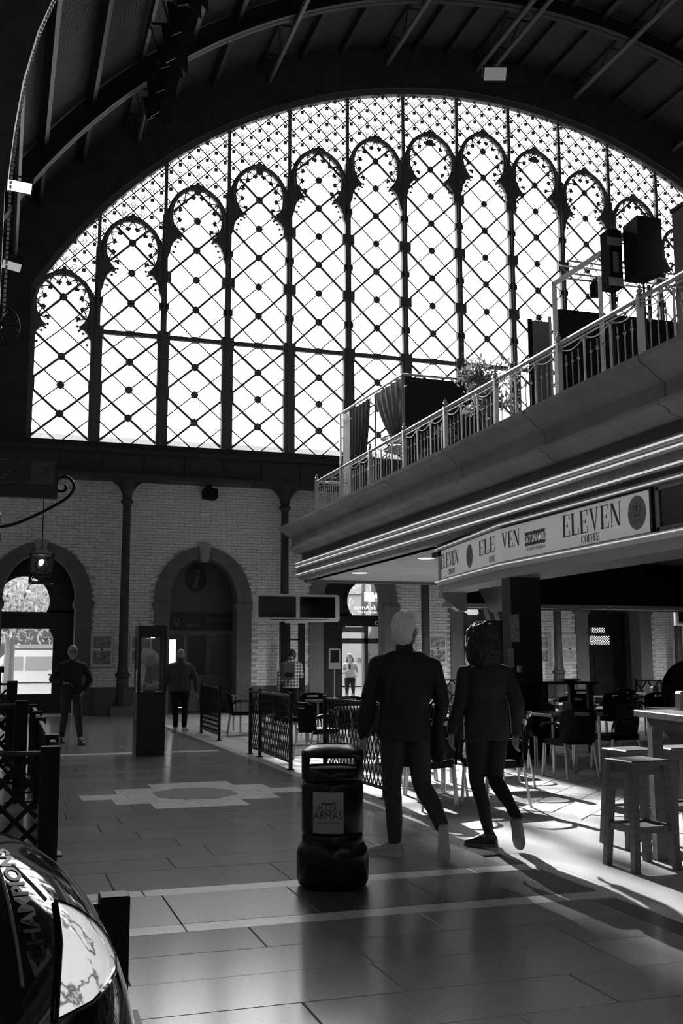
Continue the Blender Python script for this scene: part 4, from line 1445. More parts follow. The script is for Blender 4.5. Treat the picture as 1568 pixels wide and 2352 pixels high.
obj('pole', MB().tube([(0, 0, 0), (0, 0, 1.2)], .018, 6), ALU, ki)
obj('base', MB().lathe([(.2, 0), (.2, .015), (.03, .03)], 16), ALU, ki)
obj('panel', MB().box(-.16, .16, -.04, .04, 1.2, 1.75), mat('stand_panel', .12, .5), ki)
obj('screen', MB().box(-.12, .12, -.05, -.04, 1.38, 1.7), SCR, ki)

# ------------------------------------------------------------------ glass showcase
ca = thing('showcase', 'tall black showcase pillar with a lit glazed box in the middle of the hall', 'showcase', (2.24, 16.5, 0))
CB = mat('case_black', .018, .45)
a, b2_ = .215, .215
obj('base', MB().cbox(-a, a, -b2_, b2_, 0, .93, .004), CB, ca)
obj('plinth_line', MB().box(-a-.01, a+.01, -b2_-.01, b2_+.01, .93, .95), CB, ca)
cn = MB()
for sx in (-1, 1):
    for sy in (-1, 1):
        cn.box(min(sx*a, sx*(a-.045)), max(sx*a, sx*(a-.045)), min(sy*b2_, sy*(b2_-.045)), max(sy*b2_, sy*(b2_-.045)), .95, 1.78)
obj('corner_post', cn, CB, ca)
obj('hood', MB().cbox(-a, a, -b2_, b2_, 1.78, 1.96, .004), CB, ca)
for s_ in (-1, 1):
    obj('glass', MB().add([(-a+.045, s_*b2_*.96, .95), (a-.045, s_*b2_*.96, .95), (a-.045, s_*b2_*.96, 1.78), (-a+.045, s_*b2_*.96, 1.78)], [(0, 1, 2, 3)]), GLASSC, ca, fixn=False)
    obj('glass', MB().add([(s_*a*.96, -b2_+.045, .95), (s_*a*.96, b2_-.045, .95), (s_*a*.96, b2_-.045, 1.78), (s_*a*.96, -b2_+.045, 1.78)], [(0, 1, 2, 3)]), GLASSC, ca, fixn=False)
obj('lock', MB().box(-a-.006, -a, -.12, -.09, .55, .6), ALU, ca)
obj('case_light', MB().lathe([(.03, 1.772), (.03, 1.779)], 12, (0.02, -.1, 0)), LAMP, ca)
HAT = mat('hat_straw', .42, .8)
hs = thing('hat_display', 'straw hat on a draped stand inside the glass showcase', 'hat', (2.22, 16.5, .95))
obj('brim', MB().lathe([(.145, 0), (.15, .008), (.06, .03), (.055, .07), (.03, .085), (.001, .088)], 20).xf(Matrix.Translation((0.01, .02, .52)) @ Matrix.Rotation(1.25, 4, 'X') @ Matrix.Rotation(.2, 4, 'Y')), HAT, hs, smooth=True)
obj('cloth', MB().lathe([(.09, .0), (.075, .1), (.05, .25), (.04, .4), (.03, .5)], 14, sx=1.1, sy=.7), mat('drape_grey', .25, .8), hs, smooth=True)
fg = thing('flower_ornament', 'pale ceramic flower ornament on the showcase floor', 'ornament', (2.25, 16.36, .955))
fo = MB()
for k in range(9):
    an = k*.7
    fo.tube([(0, 0, .03), (.06*math.cos(an), .04*math.sin(an), .1), (.13*math.cos(an), .05*math.sin(an), .14+.03*math.sin(k*2))], [.02, .018, .004], 6)
obj('petal', fo, PLAS, fg, smooth=True)
obj('body', MB().ball((0, 0, .05), .1, .05, .05), mat('ceramic', .35, .3), fg, smooth=True)
cr_ = thing('price_card', 'small card behind the flower ornament in the showcase', 'card', (2.12, 16.6, .955))
obj('card', MB().box(-.05, .05, -.002, .002, 0, .08), PLAS, cr_)
obj('foot', MB().box(-.03, .03, -.015, .015, 0, .006), PLAS, cr_)

# ------------------------------------------------------------------ litter bin
bn = thing('litter_bin', 'glossy black cylindrical litter bin with a logo plate at the centre', 'bin', (2.07, 6.58, 0))
BG = mat('bin_plastic', .008, .24, spec=.3)
obj('base', MB().lathe([(.17, 0), (.215, .015), (.228, .05), (.23, .20), (.225, .225), (.20, .265), (.196, .27), (.196, .315), (.19, .325)], 32), BG, bn, smooth=True)
obj('body', MB().lathe([(.185, .325), (.197, .34), (.198, .36), (.198, .62), (.192, .635), (.185, .645)], 32), BG, bn, smooth=True)
hd = MB()
Rb, N = .198, 32
def ringp(r, z_):
    return [(r*math.cos(2*PI*k/N), r*math.sin(2*PI*k/N), z_) for k in range(N)]
zs = [(.197, .655), (.199, .665), (.199, .735)]
for (r0, z0), (r1, z1) in zip(zs[:-1], zs[1:]):
    A_, B_ = ringp(r0, z0), ringp(r1, z1)
    for k in range(N):
        j = (k+1) % N
        hd.add([A_[k], A_[j], B_[j], B_[k]], [(0, 1, 2, 3)])
# opening front and back
cam_dir = math.atan2(-6.58, -2.07)
for k in range(N):
    j = (k+1) % N
    mid = 2*PI*(k+.5)/N
    dd = min(abs((mid-cam_dir+PI) % (2*PI)-PI), abs((mid-cam_dir-PI+PI) % (2*PI)-PI))
    if dd > math.radians(50):
        A_, B_ = ringp(.199, .735), ringp(.199, .80)
        hd.add([A_[k], A_[j], B_[j], B_[k]], [(0, 1, 2, 3)])
for (r0, z0), (r1, z1) in (((.199, .80), (.199, .825)), ((.199, .825), (.193, .84)), ((.193, .84), (.135, .872)), ((.135, .872), (.13, .872)), ((.13, .872), (.125, .866))):
    A_, B_ = ringp(r0, z0), ringp(r1, z1)
    for k in range(N):
        j = (k+1) % N
        hd.add([A_[k], A_[j], B_[j], B_[k]], [(0, 1, 2, 3)])
o = link('hood', hd.mesh('hood', BG, True, True, True), bn)
sm = o.modifiers.new('thickness', 'SOLIDIFY')
sm.thickness = .008
sm.offset = -1
obj('ash_tray', MB().lathe([(.126, .858), (.126, .866), (.09, .864), (.04, .868), (.001, .868)], 28), mat('tray_metal', .35, .2, metal=.9), bn, smooth=True)
obj('liner', MB().lathe([(.186, .645), (.19, .655), (.19, .72), (.17, .722), (.001, .722)], 28), BLKM, bn)
# logo plate, wrapped on the body
lp = MB()
a0 = math.atan2(2.10-6.58-2.10, .09-.0)
a0 = cam_dir+math.radians(-12)
def onb(t, z_, r=.2005):
    an = a0+t/.2
    return (r*math.cos(an), r*math.sin(an), z_)
n = 10
vs_ = []
for i in range(n+1):
    t = -.088+.2*i/n
    vs_ += [onb(t, .335+.01), onb(t, .595)]
lp.add(vs_, [(2*i, 2*i+2, 2*i+3, 2*i+1) for i in range(n)])
obj('logo_plate', lp, mat('plate_grey', .33, .45), bn, fixn=False)
def wrap_text(s_, size, t, z_, bold=.0, sx=1.):
    me = text_mesh(s_, size, .0005, 'lettering', bold)
    for v_ in me.vertices:
        x, y = v_.co.x*sx, v_.co.y
        v_.co = V(onb(t+x, z_+y, .2015+v_.co.z))
    me.materials.clear()
    me.materials.append(INK)
    return link('lettering', me, bn)
wrap_text('PLAZA', .042, .008, .478, 0, 1.)
wrap_text('de', .018, .088, .478)
wrap_text('ARMAS', .062, .012, .432, 0, .95)
wrap_text('centro comercial', .019, .012, .405, 0, 1.15)
em = MB()
def wq(pts):
    em.add([onb(t, z_, .2016) for t, z_ in pts], [tuple(range(len(pts)))])
wq([(-.06, .425), (.09, .425), (.09, .4275), (-.06, .4275)])
for c in (-.012, .05):
    for i in range(8):
        p, q = PI*i/8, PI*(i+1)/8
        wq([(c+.017*math.cos(p), .512+.024*math.sin(p)), (c+.017*math.cos(q), .512+.024*math.sin(q)), (c+.009*math.cos(q), .512+.014*math.sin(q)), (c+.009*math.cos(p), .512+.014*math.sin(p))])
wq([(.004, .52), (.034, .52), (.034, .525), (.019, .532), (.004, .525)])
obj('arches_emblem', em, INK, bn, fixn=False)

# ------------------------------------------------------------------ lattice fences
def fence(name, label, p, q, h, cell, bar=.02, post=.045, posts=(0, 1), zlo=.12, grp=None, thick=.02, flat=False):
    p, q = V((p[0], p[1], 0)), V((q[0], q[1], 0))
    L = (q-p).length
    rz = math.atan2(q.y-p.y, q.x-p.x)
    t = thing(name, label, 'fence', p, rz, grp)
    pm_ = MB().cbox(-post/2, post/2, -post/2, post/2, 0, h+.03, .004).box(-post, post, -post, post, 0, .012)
    pme = pm_.mesh('post', BLK)
    for f_ in posts:
        link('post', pme, t, (L*f_, 0, 0))
    obj('top_rail', MB().box(0, L, -thick, thick, h-.03, h), mat('rail_gloss', .03, .25, spec=.7), t)
    obj('bottom_rail', MB().box(0, L, -thick*.8, thick*.8, zlo-.03, zlo), BLK, t)
    z0, z1 = zlo, h-.03
    cw, chh = cell
    for k in range(-int((z1-z0)/chh*1)-2, int(L/cw)+2):
        for s_, y in ((1, .006), (-1, -.006)):
            run = (z1-z0)/chh*cw
            a = (k*cw, z0) if s_ > 0 else (k*cw+run, z0)
            b_ = (k*cw+run, z1) if s_ > 0 else (k*cw, z1)
            for m_, n_ in clipseg(a, b_, lambda x, z_: post/2 <= x <= L-post/2, 60):
                obj('lattice_bar', MB().bar((m_[0], y, m_[1]), (n_[0], y, n_[1]), bar, .008, (0, 1, 0)), BLK, t)
    return t
fence('lattice_fence', 'black lattice fence nearest the litter bin behind it', (3.78, 12.3), (3.84, 10.4), .97, (.11, .2), .014)
fence('lattice_fence', 'black lattice fence panel standing in the middle left of the cafe terrace', (3.76, 15.55), (3.69, 13.55), .97, (.11, .2), .014)
fence('lattice_fence', 'short black lattice fence wing just behind the middle terrace fence', (3.74, 16.1), (3.76, 15.65), .97, (.11, .2), .014, posts=(0,))
fence('lattice_fence', 'black lattice fence panel between the showcase man and the terrace chairs', (3.9, 21.1), (3.84, 19.0), .95, (.1, .17), .014)
fence('lattice_fence', 'black lattice fence far back below the first poster', (9.6, 24.6), (13.2, 24.6), .95, (.33, .42), .035)
fence('lattice_fence', 'black lattice fence far back at the right end of the terrace', (14.2, 21.5), (18.4, 21.5), .95, (.33, .42), .035)
# timber-like black fences on the left
fence('lattice_fence', 'large black lattice fence in the left foreground behind the ride', (-1.6, 7.5), (.36, 7.5), .81, (.165, .165), .032, .125, (0, 1), .09)
fence('lattice_fence', 'black lattice fence on the left behind the nearest one', (-1.9, 11.5), (.25, 11.5), .98, (.18, .2), .032, .13, (0, 1), .2)
fence('lattice_fence', 'black lattice fence far left before the parked van', (-1.7, 15.5), (.2, 15.5), 1.12, (.18, .2), .03, .14, (0, 1), .2)
fence('lattice_fence', 'black lattice fence side panel running back from the left foreground post', (.40, 7.9), (.42, 10.9), .84, (.165, .165), .032, .10, (.12, 1), .09)
fence('lattice_fence', 'black lattice fence side panel farthest along the left row', (.43, 11.8), (.46, 14.2), .84, (.165, .165), .032, .10, (.2, 1), .09)
fence('low_fence', 'low black fence with a square post in front of the glossy ride', (-1.2, 4.42), (.475, 4.40), .46, (.165, .165), .03, .115, (0, 1), .08)
# ------------------------------------------------------------------ cafe furniture
def chair_proto():
    t = thing('cafe_armchair', '', 'chair', (0, 0, 0))
    # curved back shell, with a handle slot near the top
    sh = MB()
    NU, NW = 16, 10
    def pt(i, j, off):
        u_ = -1+2*i/NU
        w_ = j/NW
        wid = .225+.02*math.sin(w_*PI*.6)
        th_ = u_*1.15
        r = wid/math.sin(1.15)
        topz = .83-.05*abs(u_)**3-.0
        z_ = .40+(topz-.40)*w_
        return ((r+off)*math.sin(th_), -.24-.07*w_+r*.62-(r*.62+off)*math.cos(th_), z_)
    for off, flip in ((0, False), (.014, True)):
        g_ = [[pt(i, j, off) for j in range(NW+1)] for i in range(NU+1)]
        for i in range(NU):
            for j in range(NW):
                if j == NW-2 and 5 <= i < NU-5:
                    continue
                q = [g_[i][j], g_[i+1][j], g_[i+1][j+1], g_[i][j+1]]
                sh.add(q, [(0, 1, 2, 3) if flip else (3, 2, 1, 0)])
    def edge(lst):
        for (i, j), (k, l) in zip(lst[:-1], lst[1:]):
            sh.add([pt(i, j, 0), pt(k, l, 0), pt(k, l, .014), pt(i, j, .014)], [(0, 1, 2, 3)])
    edge([(i, 0) for i in range(NU+1)]+[(NU, j) for j in range(1, NW+1)]+[(i, NW) for i in range(NU-1, -1, -1)]+[(0, j) for j in range(NW-1, -1, -1)])
    edge([(i, NW-2) for i in range(5, NU-4)]+[(NU-5, NW-1)]+[(i, NW-1) for i in range(NU-6, 4, -1)]+[(5, NW-2)])
    obj('backrest', sh, RESIN, t, smooth=True)
    obj('seat', MB().prism([(-.19, -.24), (.19, -.24), (.225, -.1), (.235, .18), (.21, .23), (-.21, .23), (-.235, .18), (-.225, -.1)], 'z', .425, .45)
        .box(-.215, .215, .19, .22, .37, .43).box(-.225, -.2, -.2, .2, .38, .43).box(.2, .225, -.2, .2, .38, .43), RESIN, t)
    for s_ in (-1, 1):
        obj('armrest', MB().rings([[V((s_*x+w_*a, y, z_+h_*b_)) for a, b_ in ((-1, -1), (1, -1), (1.1, .6), (0, 1), (-1.1, .6))] for x, y, z_, w_, h_ in
            ((.235, -.20, .60, .012, .03), (.262, -.12, .645, .02, .016), (.275, .0, .655, .024, .012), (.278, .12, .645, .024, .012), (.270, .19, .61, .02, .018), (.255, .215, .54, .015, .02), (.24, .215, .42, .015, .02))]), RESIN, t, smooth=True)
        obj('leg', MB().tube([(s_*.235, .195, .40), (s_*.25, .225, 0)], .014, 8).tube([(s_*.21, .20, .40), (s_*.222, .23, 0)], .012, 8), ALU, t, smooth=True)
        obj('leg', MB().tube([(s_*.205, -.21, .42), (s_*.222, -.275, 0)], .014, 8), ALU, t, smooth=True)
    return t
CH = chair_proto()
used = [False]
def chair(x, y, rz, label, grp='resin armchairs on the cafe terrace'):
    """rz in degrees: 0 faces away from the camera along the hall"""
    if not used[0]:
        used[0] = True
        CH.location = (x, y, 0)
        CH.rotation_euler = (0, 0, math.radians(rz))
        CH['label'], CH['group'] = label, grp
        return CH
    return dup(CH, (x, y, 0), math.radians(rz), label, grp)
TB = None
def table(x, y, label, rz=0.):
    global TB
    if TB is None:
        TB = thing('cafe_table', label, 'table', (x, y, 0), math.radians(rz), 'square tables on the cafe terrace')
        obj('tabletop', MB().cbox(-.36, .36, -.36, .36, .71, .735, .006), mat('table_top', .06, .25, spec=.6), TB)
        obj('rim', MB().box(-.37, .37, -.37, -.36, .70, .733).box(-.37, .37, .36, .37, .70, .733).box(-.37, -.36, -.36, .36, .70, .733).box(.36, .37, -.36, .36, .70, .733), ALU, TB)
        for sx in (-1, 1):
            for sy in (-1, 1):
                obj('leg', MB().tube([(sx*.33, sy*.33, 0), (sx*.33, sy*.33, .71)], .02, 8), ALU, TB, smooth=True)
        return TB
    return dup(TB, (x, y, 0), math.radians(rz), label, 'square tables on the cafe terrace')
table(6.98, 12.25, 'dark topped terrace table in the sunlit gap left of the bar stools')
chair(6.70, 11.62, 4, 'black armchair seen from behind at the table left of the bar stools')
chair(6.02, 12.35, -80, 'black armchair with its arm catching light just right of the walking woman')
chair(7.15, 13.05, 176, 'black armchair across the table from the one seen from behind left of the stools')
chair(7.75, 12.25, 92, 'black armchair at the right side of the table left of the stools')
chair(4.66, 9.55, 95, 'black armchair half hidden behind the walking woman at her right elbow')
chair(3.98, 9.72, -62, 'black armchair between the walking couple, arm shining')
chair(4.42, 10.45, 8, 'black armchair seen from behind between the walking couple')
table(4.75, 11.2, 'terrace table just behind the chairs between the walking couple')
chair(5.5, 11.0, 85, 'black armchair hidden behind the walking woman')
chair(4.75, 12.0, 182, 'black armchair facing the camera behind the walking couple')
table(6.75, 15.3, 'terrace table with crockery seen between the walking couple')
chair(6.6, 14.55, 5, 'black armchair behind the white-haired man at his right shoulder')
chair(7.6, 15.4, 95, 'black armchair at the table between the couple, far right of it')
chair(6.75, 16.1, 178, 'black armchair on the far side of the crockery table')
table(5.2, 14.9, 'terrace table with a shining edge above the litter bin')
chair(4.42, 14.75, -75, 'black armchair directly right of the middle terrace fence')
chair(5.15, 14.1, 10, 'black armchair over the litter bin left of the white-haired man')
chair(5.95, 14.95, 85, 'black armchair left of the white-haired man behind the bin')
chair(5.2, 15.75, 182, 'black armchair behind the shining table edge')
table(5.6, 17.9, 'terrace table in the second row behind the bin')
chair(4.85, 17.9, -85, 'black armchair in the second row behind the middle fence')
chair(5.6, 17.15, 0, 'black armchair of the second row seen from behind above the bin')
chair(6.4, 17.9, 95, 'black armchair of the second row left of the white-haired man')
chair(5.6, 18.75, 180, 'black armchair at the back of the second row above the bin')
chair(4.55, 20.35, -100, 'black armchair left end of the terrace behind the far fence panel')
chair(5.15, 20.5, 10, 'black armchair beside the one at the left end of the terrace')
table(5.0, 21.3, 'terrace table at the left end of the terrace')
table(9.5, 16.7, 'terrace table with a napkin box right of the dark pillar')
chair(8.95, 17.4, 170, 'rounded black armchair behind the napkin box table')
chair(10.1, 16.0, 12, 'black armchair seen from behind right of the napkin box table')
chair(9.2, 15.9, -10, 'black armchair low in front of the napkin box table')
table(11.35, 17.75, 'terrace table in the middle distance right of the dark pillar')
chair(10.75, 17.15, 0, 'black armchair seen from behind left of the far right table')
chair(11.45, 16.95, 8, 'black armchair seen from behind in front of the far right table')
chair(12.2, 17.6, 75, 'black armchair at the far right table before the lattice fence')
chair(11.2, 18.6, 180, 'black armchair with rounded top behind the far right table')
chair(12.3, 18.7, 190, 'black armchair nearest the far right lattice fence')
table(13.2, 19.4, 'terrace table far right by the dark door')

def napkin(x, y, z_, label, s_=1., rz=0):
    t = thing('napkin_box', label, 'napkin holder', (x, y, z_), rz, 'napkin boxes on the cafe tables')
    obj('case', MB().prism([(-.07, 0), (.07, 0), (.07, .10), (.055, .125), (-.055, .125), (-.07, .10)], 'y', -.045, .045), mat('steel_satin', .6, .3, metal=.7), t)
    obj('napkins', MB().box(-.05, .05, -.03, .03, .125, .135), PLAS, t)
    t.scale = (s_, s_, s_)
    return t
napkin(9.62, 16.6, .735, 'steel napkin box on the table right of the dark pillar')
napkin(6.85, 15.25, .735, 'steel napkin box on the table between the walking couple')
napkin(7.05, 12.3, .735, 'steel napkin box on the table left of the bar stools')
napkin(13.2, 19.3, .735, 'steel napkin box on the far right table')
cup = thing('coffee_cup', 'small glass cup and saucer beside the napkin box between the walking couple', 'cup', (7.0, 15.15, .735))
obj('saucer', MB().lathe([(.03, 0), (.07, .012), (.068, .014), (.001, .006)], 16), PLAS, cup)
obj('cup', MB().lathe([(.022, .008), (.035, .04), (.037, .075), (.033, .075), (.03, .04), (.001, .015)], 14), mat('cup_glass', .5, .15), cup, smooth=True)
# tall table by the pillar
ht = thing('high_table', 'dark wooden high table standing right of the dark pillar', 'table', (8.35, 14.75, 0))
obj('tabletop', MB().cbox(-.55, .5, -.35, .35, 1.04, 1.08, .006), WOODD, ht)
for sx in (-.4, .38):
    for sy in (-.28, .28):
        obj('leg', MB().box(sx-.04, sx+.04, sy-.04, sy+.04, 0, 1.04), WOODD, ht)
obj('footrest', MB().box(-.4, .38, -.30, -.26, .3, .35).box(-.4, .38, .26, .30, .3, .35), WOODD, ht)
pl = thing('plate', 'shining metal plate on the dark high table by the pillar', 'plate', (8.5, 14.65, 1.08))
obj('dish', MB().lathe([(.06, 0), (.16, .02), (.17, .03), (.1, .045), (.03, .05), (.001, .05)], 20), mat('steel_satin', .6, .3, metal=.7), pl, smooth=True)
cb = thing('cabinet', 'black waiter cabinet standing against the dark pillar', 'cabinet', (7.28, 14.05, 0))
obj('carcass', MB().cbox(-.28, .24, -.3, .3, .06, 1.12, .01), BLKM, cb)
obj('plinth', MB().box(-.25, .21, -.27, .27, 0, .06), BLKM, cb)
obj('door', MB().box(-.26, -.01, -.315, -.3, .1, 1.05), BLK, cb)
obj('door', MB().box(.01, .22, -.315, -.3, .1, 1.05), BLK, cb)
for n_, (x, y, z_, w_, h_, lb) in enumerate([(7.54, 14.6, 1.9, .3, .42, 'larger pinned notice on the side of the dark pillar'), (7.54, 14.75, 1.45, .2, .3, 'small pinned notice low on the side of the dark pillar')]):
    t = thing('notice', lb, 'notice', (x, y, z_))
    obj('sheet', MB().box(-.004, .004, -w_/2, w_/2, -h_/2, h_/2), mat('notice_grey', .12, .6), t)
    obj('picture', MB().box(-.006, -.004, -w_/2.6, w_/2.6, -h_/3, h_/3), print_mat('notice_print', .03, .18, 20), t)
sk = thing('socket_box', 'small pale switch box on the dark pillar above the cabinet', 'switch', (7.50, 14.4, 1.28))
obj('box', MB().cbox(-.02, .02, -.05, .05, -.05, .05, .005), GREYP, sk)
obj('rocker', MB().box(-.03, -.02, -.02, .02, -.03, .03), PLAS, sk)
# high table and bar stools in front at the right
bt = thing('bar_table', 'weathered wooden bar table at the right edge of the picture', 'table', (4.88, 6.07, 0), -.185)
obj('tabletop', MB().cbox(-.58, .58, -.55, .55, 1.0, 1.045, .006), WOOD, bt)
obj('apron', MB().box(-.5, .5, -.48, -.45, .92, 1.0).box(-.5, .5, .45, .48, .92, 1.0).box(-.5, -.47, -.45, .45, .92, 1.0), WOOD, bt)
for sx in (-.46, .5):
    for sy in (-.47, .47):
        obj('leg', MB().box(sx-.04, sx+.04, sy-.04, sy+.04, 0, 1.0), WOOD, bt)
obj('footrest', MB().box(-.5, .5, -.49, -.45, .22, .27), WOODD, bt)
bs = thing('bar_stool', 'grey wooden bar stool nearest the camera at the right', 'stool', (4.25, 6.45, 0), .03, 'wooden bar stools at the right')
obj('seat', MB().cbox(-.16, .16, -.16, .16, .69, .725, .008), WOOD, bs)
obj('apron', MB().box(-.12, .12, -.13, -.11, .63, .69).box(-.12, .12, .11, .13, .63, .69).box(-.13, -.11, -.12, .12, .63, .69).box(.11, .13, -.12, .12, .63, .69), WOOD, bs)
for sx in (-1, 1):
    for sy in (-1, 1):
        p, q = V((sx*.165, sy*.165, 0)), V((sx*.125, sy*.125, .69))
        obj('leg', MB().rings([[c_+V(d_)*.024 for d_ in ((-1, -1, 0), (1, -1, 0), (1, 1, 0), (-1, 1, 0))] for c_ in (p, q)]), WOOD, bs)
e = .147
obj('rung', MB().bar((-e, -e, .27), (e, -e, .27), .03, .045), WOOD, bs)
obj('rung', MB().bar((-e, e, .27), (e, e, .27), .03, .045), WOOD, bs)
obj('rung', MB().bar((-e, -e, .27), (-e, e, .27), .03, .045), WOOD, bs)
obj('rung', MB().bar((e, -e, .27), (e, e, .27), .03, .045), WOOD, bs)
obj('shelf', MB().box(-.135, .135, -.135, .135, .268, .278), WOOD, bs)
dup(bs, (4.70, 7.22, 0), .05, 'grey wooden bar stool behind the nearest one, under the bar table')
dup(bs, (5.14, 7.24, 0), -.05, 'grey wooden bar stool cut by the right frame edge')
mb_ = thing('napkin_rack', 'pale rounded menu block on the bar table at the right edge', 'holder', (4.76, 6.55, 1.045))
obj('block', MB().prism([(-.09, 0), (.12, 0), (.12, .12), (.10, .135), (-.075, .135), (-.09, .12)], 'y', -.03, .03), mat('pale_plastic', .35, .5), mb_)
obj('foot', MB().box(-.1, .13, -.045, .045, 0, .01), mat('pale_plastic', .35, .5), mb_)
pt_ = thing('tapered_planter', 'dark tapered planter box beyond the bar table', 'planter', (6.35, 8.6, 0))
obj('tub', MB().rings([[(-.16, -.16, .6), (.16, -.16, .6), (.16, .16, .6), (-.16, .16, .6)], [(-.34, -.34, .93), (.34, -.34, .93), (.34, .34, .93), (-.34, .34, .93)]]), BLKM, pt_)
obj('stand', MB().box(-.12, .12, -.12, .12, 0, .6), BLK, pt_)
obj('rim', MB().box(-.35, .35, -.35, .35, .91, .95), WOODD, pt_)
dm = thing('round_display', 'dark round topped display board at the far right of the terrace', 'board', (13.3, 18.3, 0))
rp2 = [(-.62, .3)]+[(-.62*math.cos(PI*k/12), .75+.62*math.sin(PI*k/12)) for k in range(13)]+[(.62, .3)]
obj('panel', MB().prism(rp2, 'y', -.02, .02), print_mat('display_print', .02, .07, 6), dm)
obj('rim', MB().tube([(x, -.02, z_) for x, z_ in rp2], .03, 6), BLK, dm)
obj('foot', MB().box(-.5, -.42, -.25, .25, 0, .3).box(.42, .5, -.25, .25, 0, .3), BLK, dm)
ac = thing('hanging_screen', 'white framed screen hanging at the upper right of the far wall', 'screen', (17.9, 24, 2.62))
obj('housing', MB().cbox(-.75, .75, -.3, .3, -.05, .05, .03).xf(Matrix.Rotation(PI/2, 4, 'X')), mat('screen_housing', .62, .4), ac)
obj('screen', MB().box(-.66, .66, -.06, -.05, -.22, .24), SCR, ac)
obj('post', MB().box(-.1, .1, .06, .16, -2.62, .2), BLK, ac)

# ------------------------------------------------------------------ on the gallery
CUR = mat('black_curtain', .02, .75, bump=None)
def drape(name, pts_top, zt, zb, folds, amp, parent, m, pull=None):
    """hanging cloth with folds along a top line"""
    p, q = V(pts_top[0]), V(pts_top[1])
    L = (q-p).length
    d = (q-p).normalized()
    n = V((-d.y, d.x, 0))
    NU, NW = folds*6, 14
    vs_, fs = [], []
    for j in range(NW+1):
        w_ = j/NW
        for i in range(NU+1):
            u_ = i/NU
            uu = u_
            if pull:
                uu = u_+(pull-u_)*(w_**1.5)*.72
            off = amp*math.sin(u_*folds*2*PI+.6*math.sin(w_*3+u_*5))*(.35+.65*w_)
            base = p+d*L*uu+n*off
            vs_.append((base.x, base.y, zt[0]+(zt[1]-zt[0])*u_+(zb-(zt[0]+(zt[1]-zt[0])*u_))*w_))
    for j in range(NW):
        for i in range(NU):
            a = j*(NU+1)+i
            fs.append((a, a+1, a+NU+2, a+NU+1))
    o = obj(name, MB().add(vs_, fs), m, parent, smooth=False, fixn=False)
    o.data.shade_smooth()
    return o
GZ = 5.04
stg = thing('curtain_rig', 'metal pipe frame of the curtained stage on the gallery', 'frame', (8.35, 23, GZ))
def sg(mb, n='pipe', m=ALU):
    return obj(n, mb, m, stg, world=True, smooth=True)
zt1, zt2 = 7.86, 7.72
P1, P2, P3 = (8.3, 25.6), (8.3, 21.1), (10.6, 21.1)
sg(MB().tube([(*P1, zt1), (*P2, zt2)], .03, 8))
sg(MB().tube([(*P2, zt2), (*P3, zt2)], .03, 8))
sg(MB().tube([(P1[0]+.08, P1[1], zt1-.25), (P2[0]+.08, P2[1], zt2-.25)], .02, 8))
sg(MB().tube([(*P1, GZ), (*P1, zt1)], .03, 8), 'upright')
sg(MB().tube([(*P2, GZ), (*P2, zt2)], .03, 8), 'upright')
sg(MB().tube([(*P3, GZ), (*P3, zt2)], .03, 8), 'upright')
sg(MB().tube([(8.3, 22.9, GZ), (8.3, 22.9, zt2)], .022, 8), 'upright')
cu = thing('stage_curtain', 'pale grey hanging curtain at the left corner of the gallery stage', 'curtain', (0, 0, 0))
drape('cloth', ((8.33, 25.5, 0), (8.33, 24.9, 0)), (7.8, 7.78), 5.1, 3, .06, cu, leaf_mat('grey_curtain', .45, .6))
cu = thing('stage_curtain', 'black pleated curtain drawn beside the pale one on the gallery stage', 'curtain', (0, 0, 0))
drape('cloth', ((8.33, 24.85, 0), (8.33, 23.3, 0)), (7.78, 7.74), 5.1, 6, .06, cu, CUR, pull=.15)
cu = thing('stage_curtain', 'dark swagged curtain gathered towards the corner of the gallery stage', 'curtain', (0, 0, 0))
drape('cloth', ((8.33, 23.1, 0), (8.33, 21.15, 0)), (7.74, 7.7), 6.35, 6, .09, cu, leaf_mat('satin_dark', .10, .35), pull=.95)
cu = thing('stage_backdrop', 'flat black cloth wall closing the near side of the gallery stage', 'curtain', (0, 0, 0))
drape('cloth', ((8.36, 21.12, 0), (10.6, 21.12, 0)), (7.68, 7.66), 5.08, 5, .02, cu, CUR)
ps = thing('patio_set', 'round slatted table and stools seen through the stage opening', 'table', (9.2, 23.4, GZ))
obj('tabletop', MB().lathe([(.55, 1.72), (.56, 1.74), (.55, 1.76), (.001, 1.76)], 24), STEEL, ps)
obj('tier', MB().lathe([(.5, 1.45), (.51, 1.47), (.5, 1.49), (.001, 1.49)], 24), STEEL, ps)
obj('stem', MB().tube([(0, 0, 0), (0, 0, 1.9)], .03, 8), BLK, ps)
# potted plants
def leafy(c, r, n, s_, seed):
    return leafcloud(n, c, r, s_, seed)
def plant(x, y, h, r, n, label, seed, pot=(.22, .35)):
    t = thing('potted_plant', label, 'plant', (x, y, GZ))
    obj('pot', MB().lathe([(pot[0]*.7, 0), (pot[0], pot[1]), (pot[0]*1.06, pot[1]), (pot[0]*.9, pot[1]-.03), (.001, pot[1]-.03)], 16), mat('pot_pale', .4, .7), t)
    tb = MB()
    rnd_ = random.Random(seed)
    for k in range(7):
        a = k*.9+seed
        tb.tube([(.03*math.cos(a), .03*math.sin(a), pot[1]-.05), (r*.25*math.cos(a), r*.25*math.sin(a), h*.55), (r*.7*math.cos(a), r*.7*math.sin(a), h*rnd_.uniform(.8, 1))], [.015, .011, .005], 5)
    obj('stem', tb, mat('bark', .12, .9), t)
    obj('foliage', leafy((0, 0, h*.84), (r, r, h*.2), n, .06, seed), leaf_mat('plant_leaf', .22, .4), t, kind='stuff', fixn=False)
    return t
plant(8.55, 17.6, 1.95, .62, 900, 'bushy potted plant rising above the gallery railing', 4)
plant(8.15, 16.7, 1.15, .32, 420, 'smaller leafy potted plant behind the railing right of the bushy one', 6)
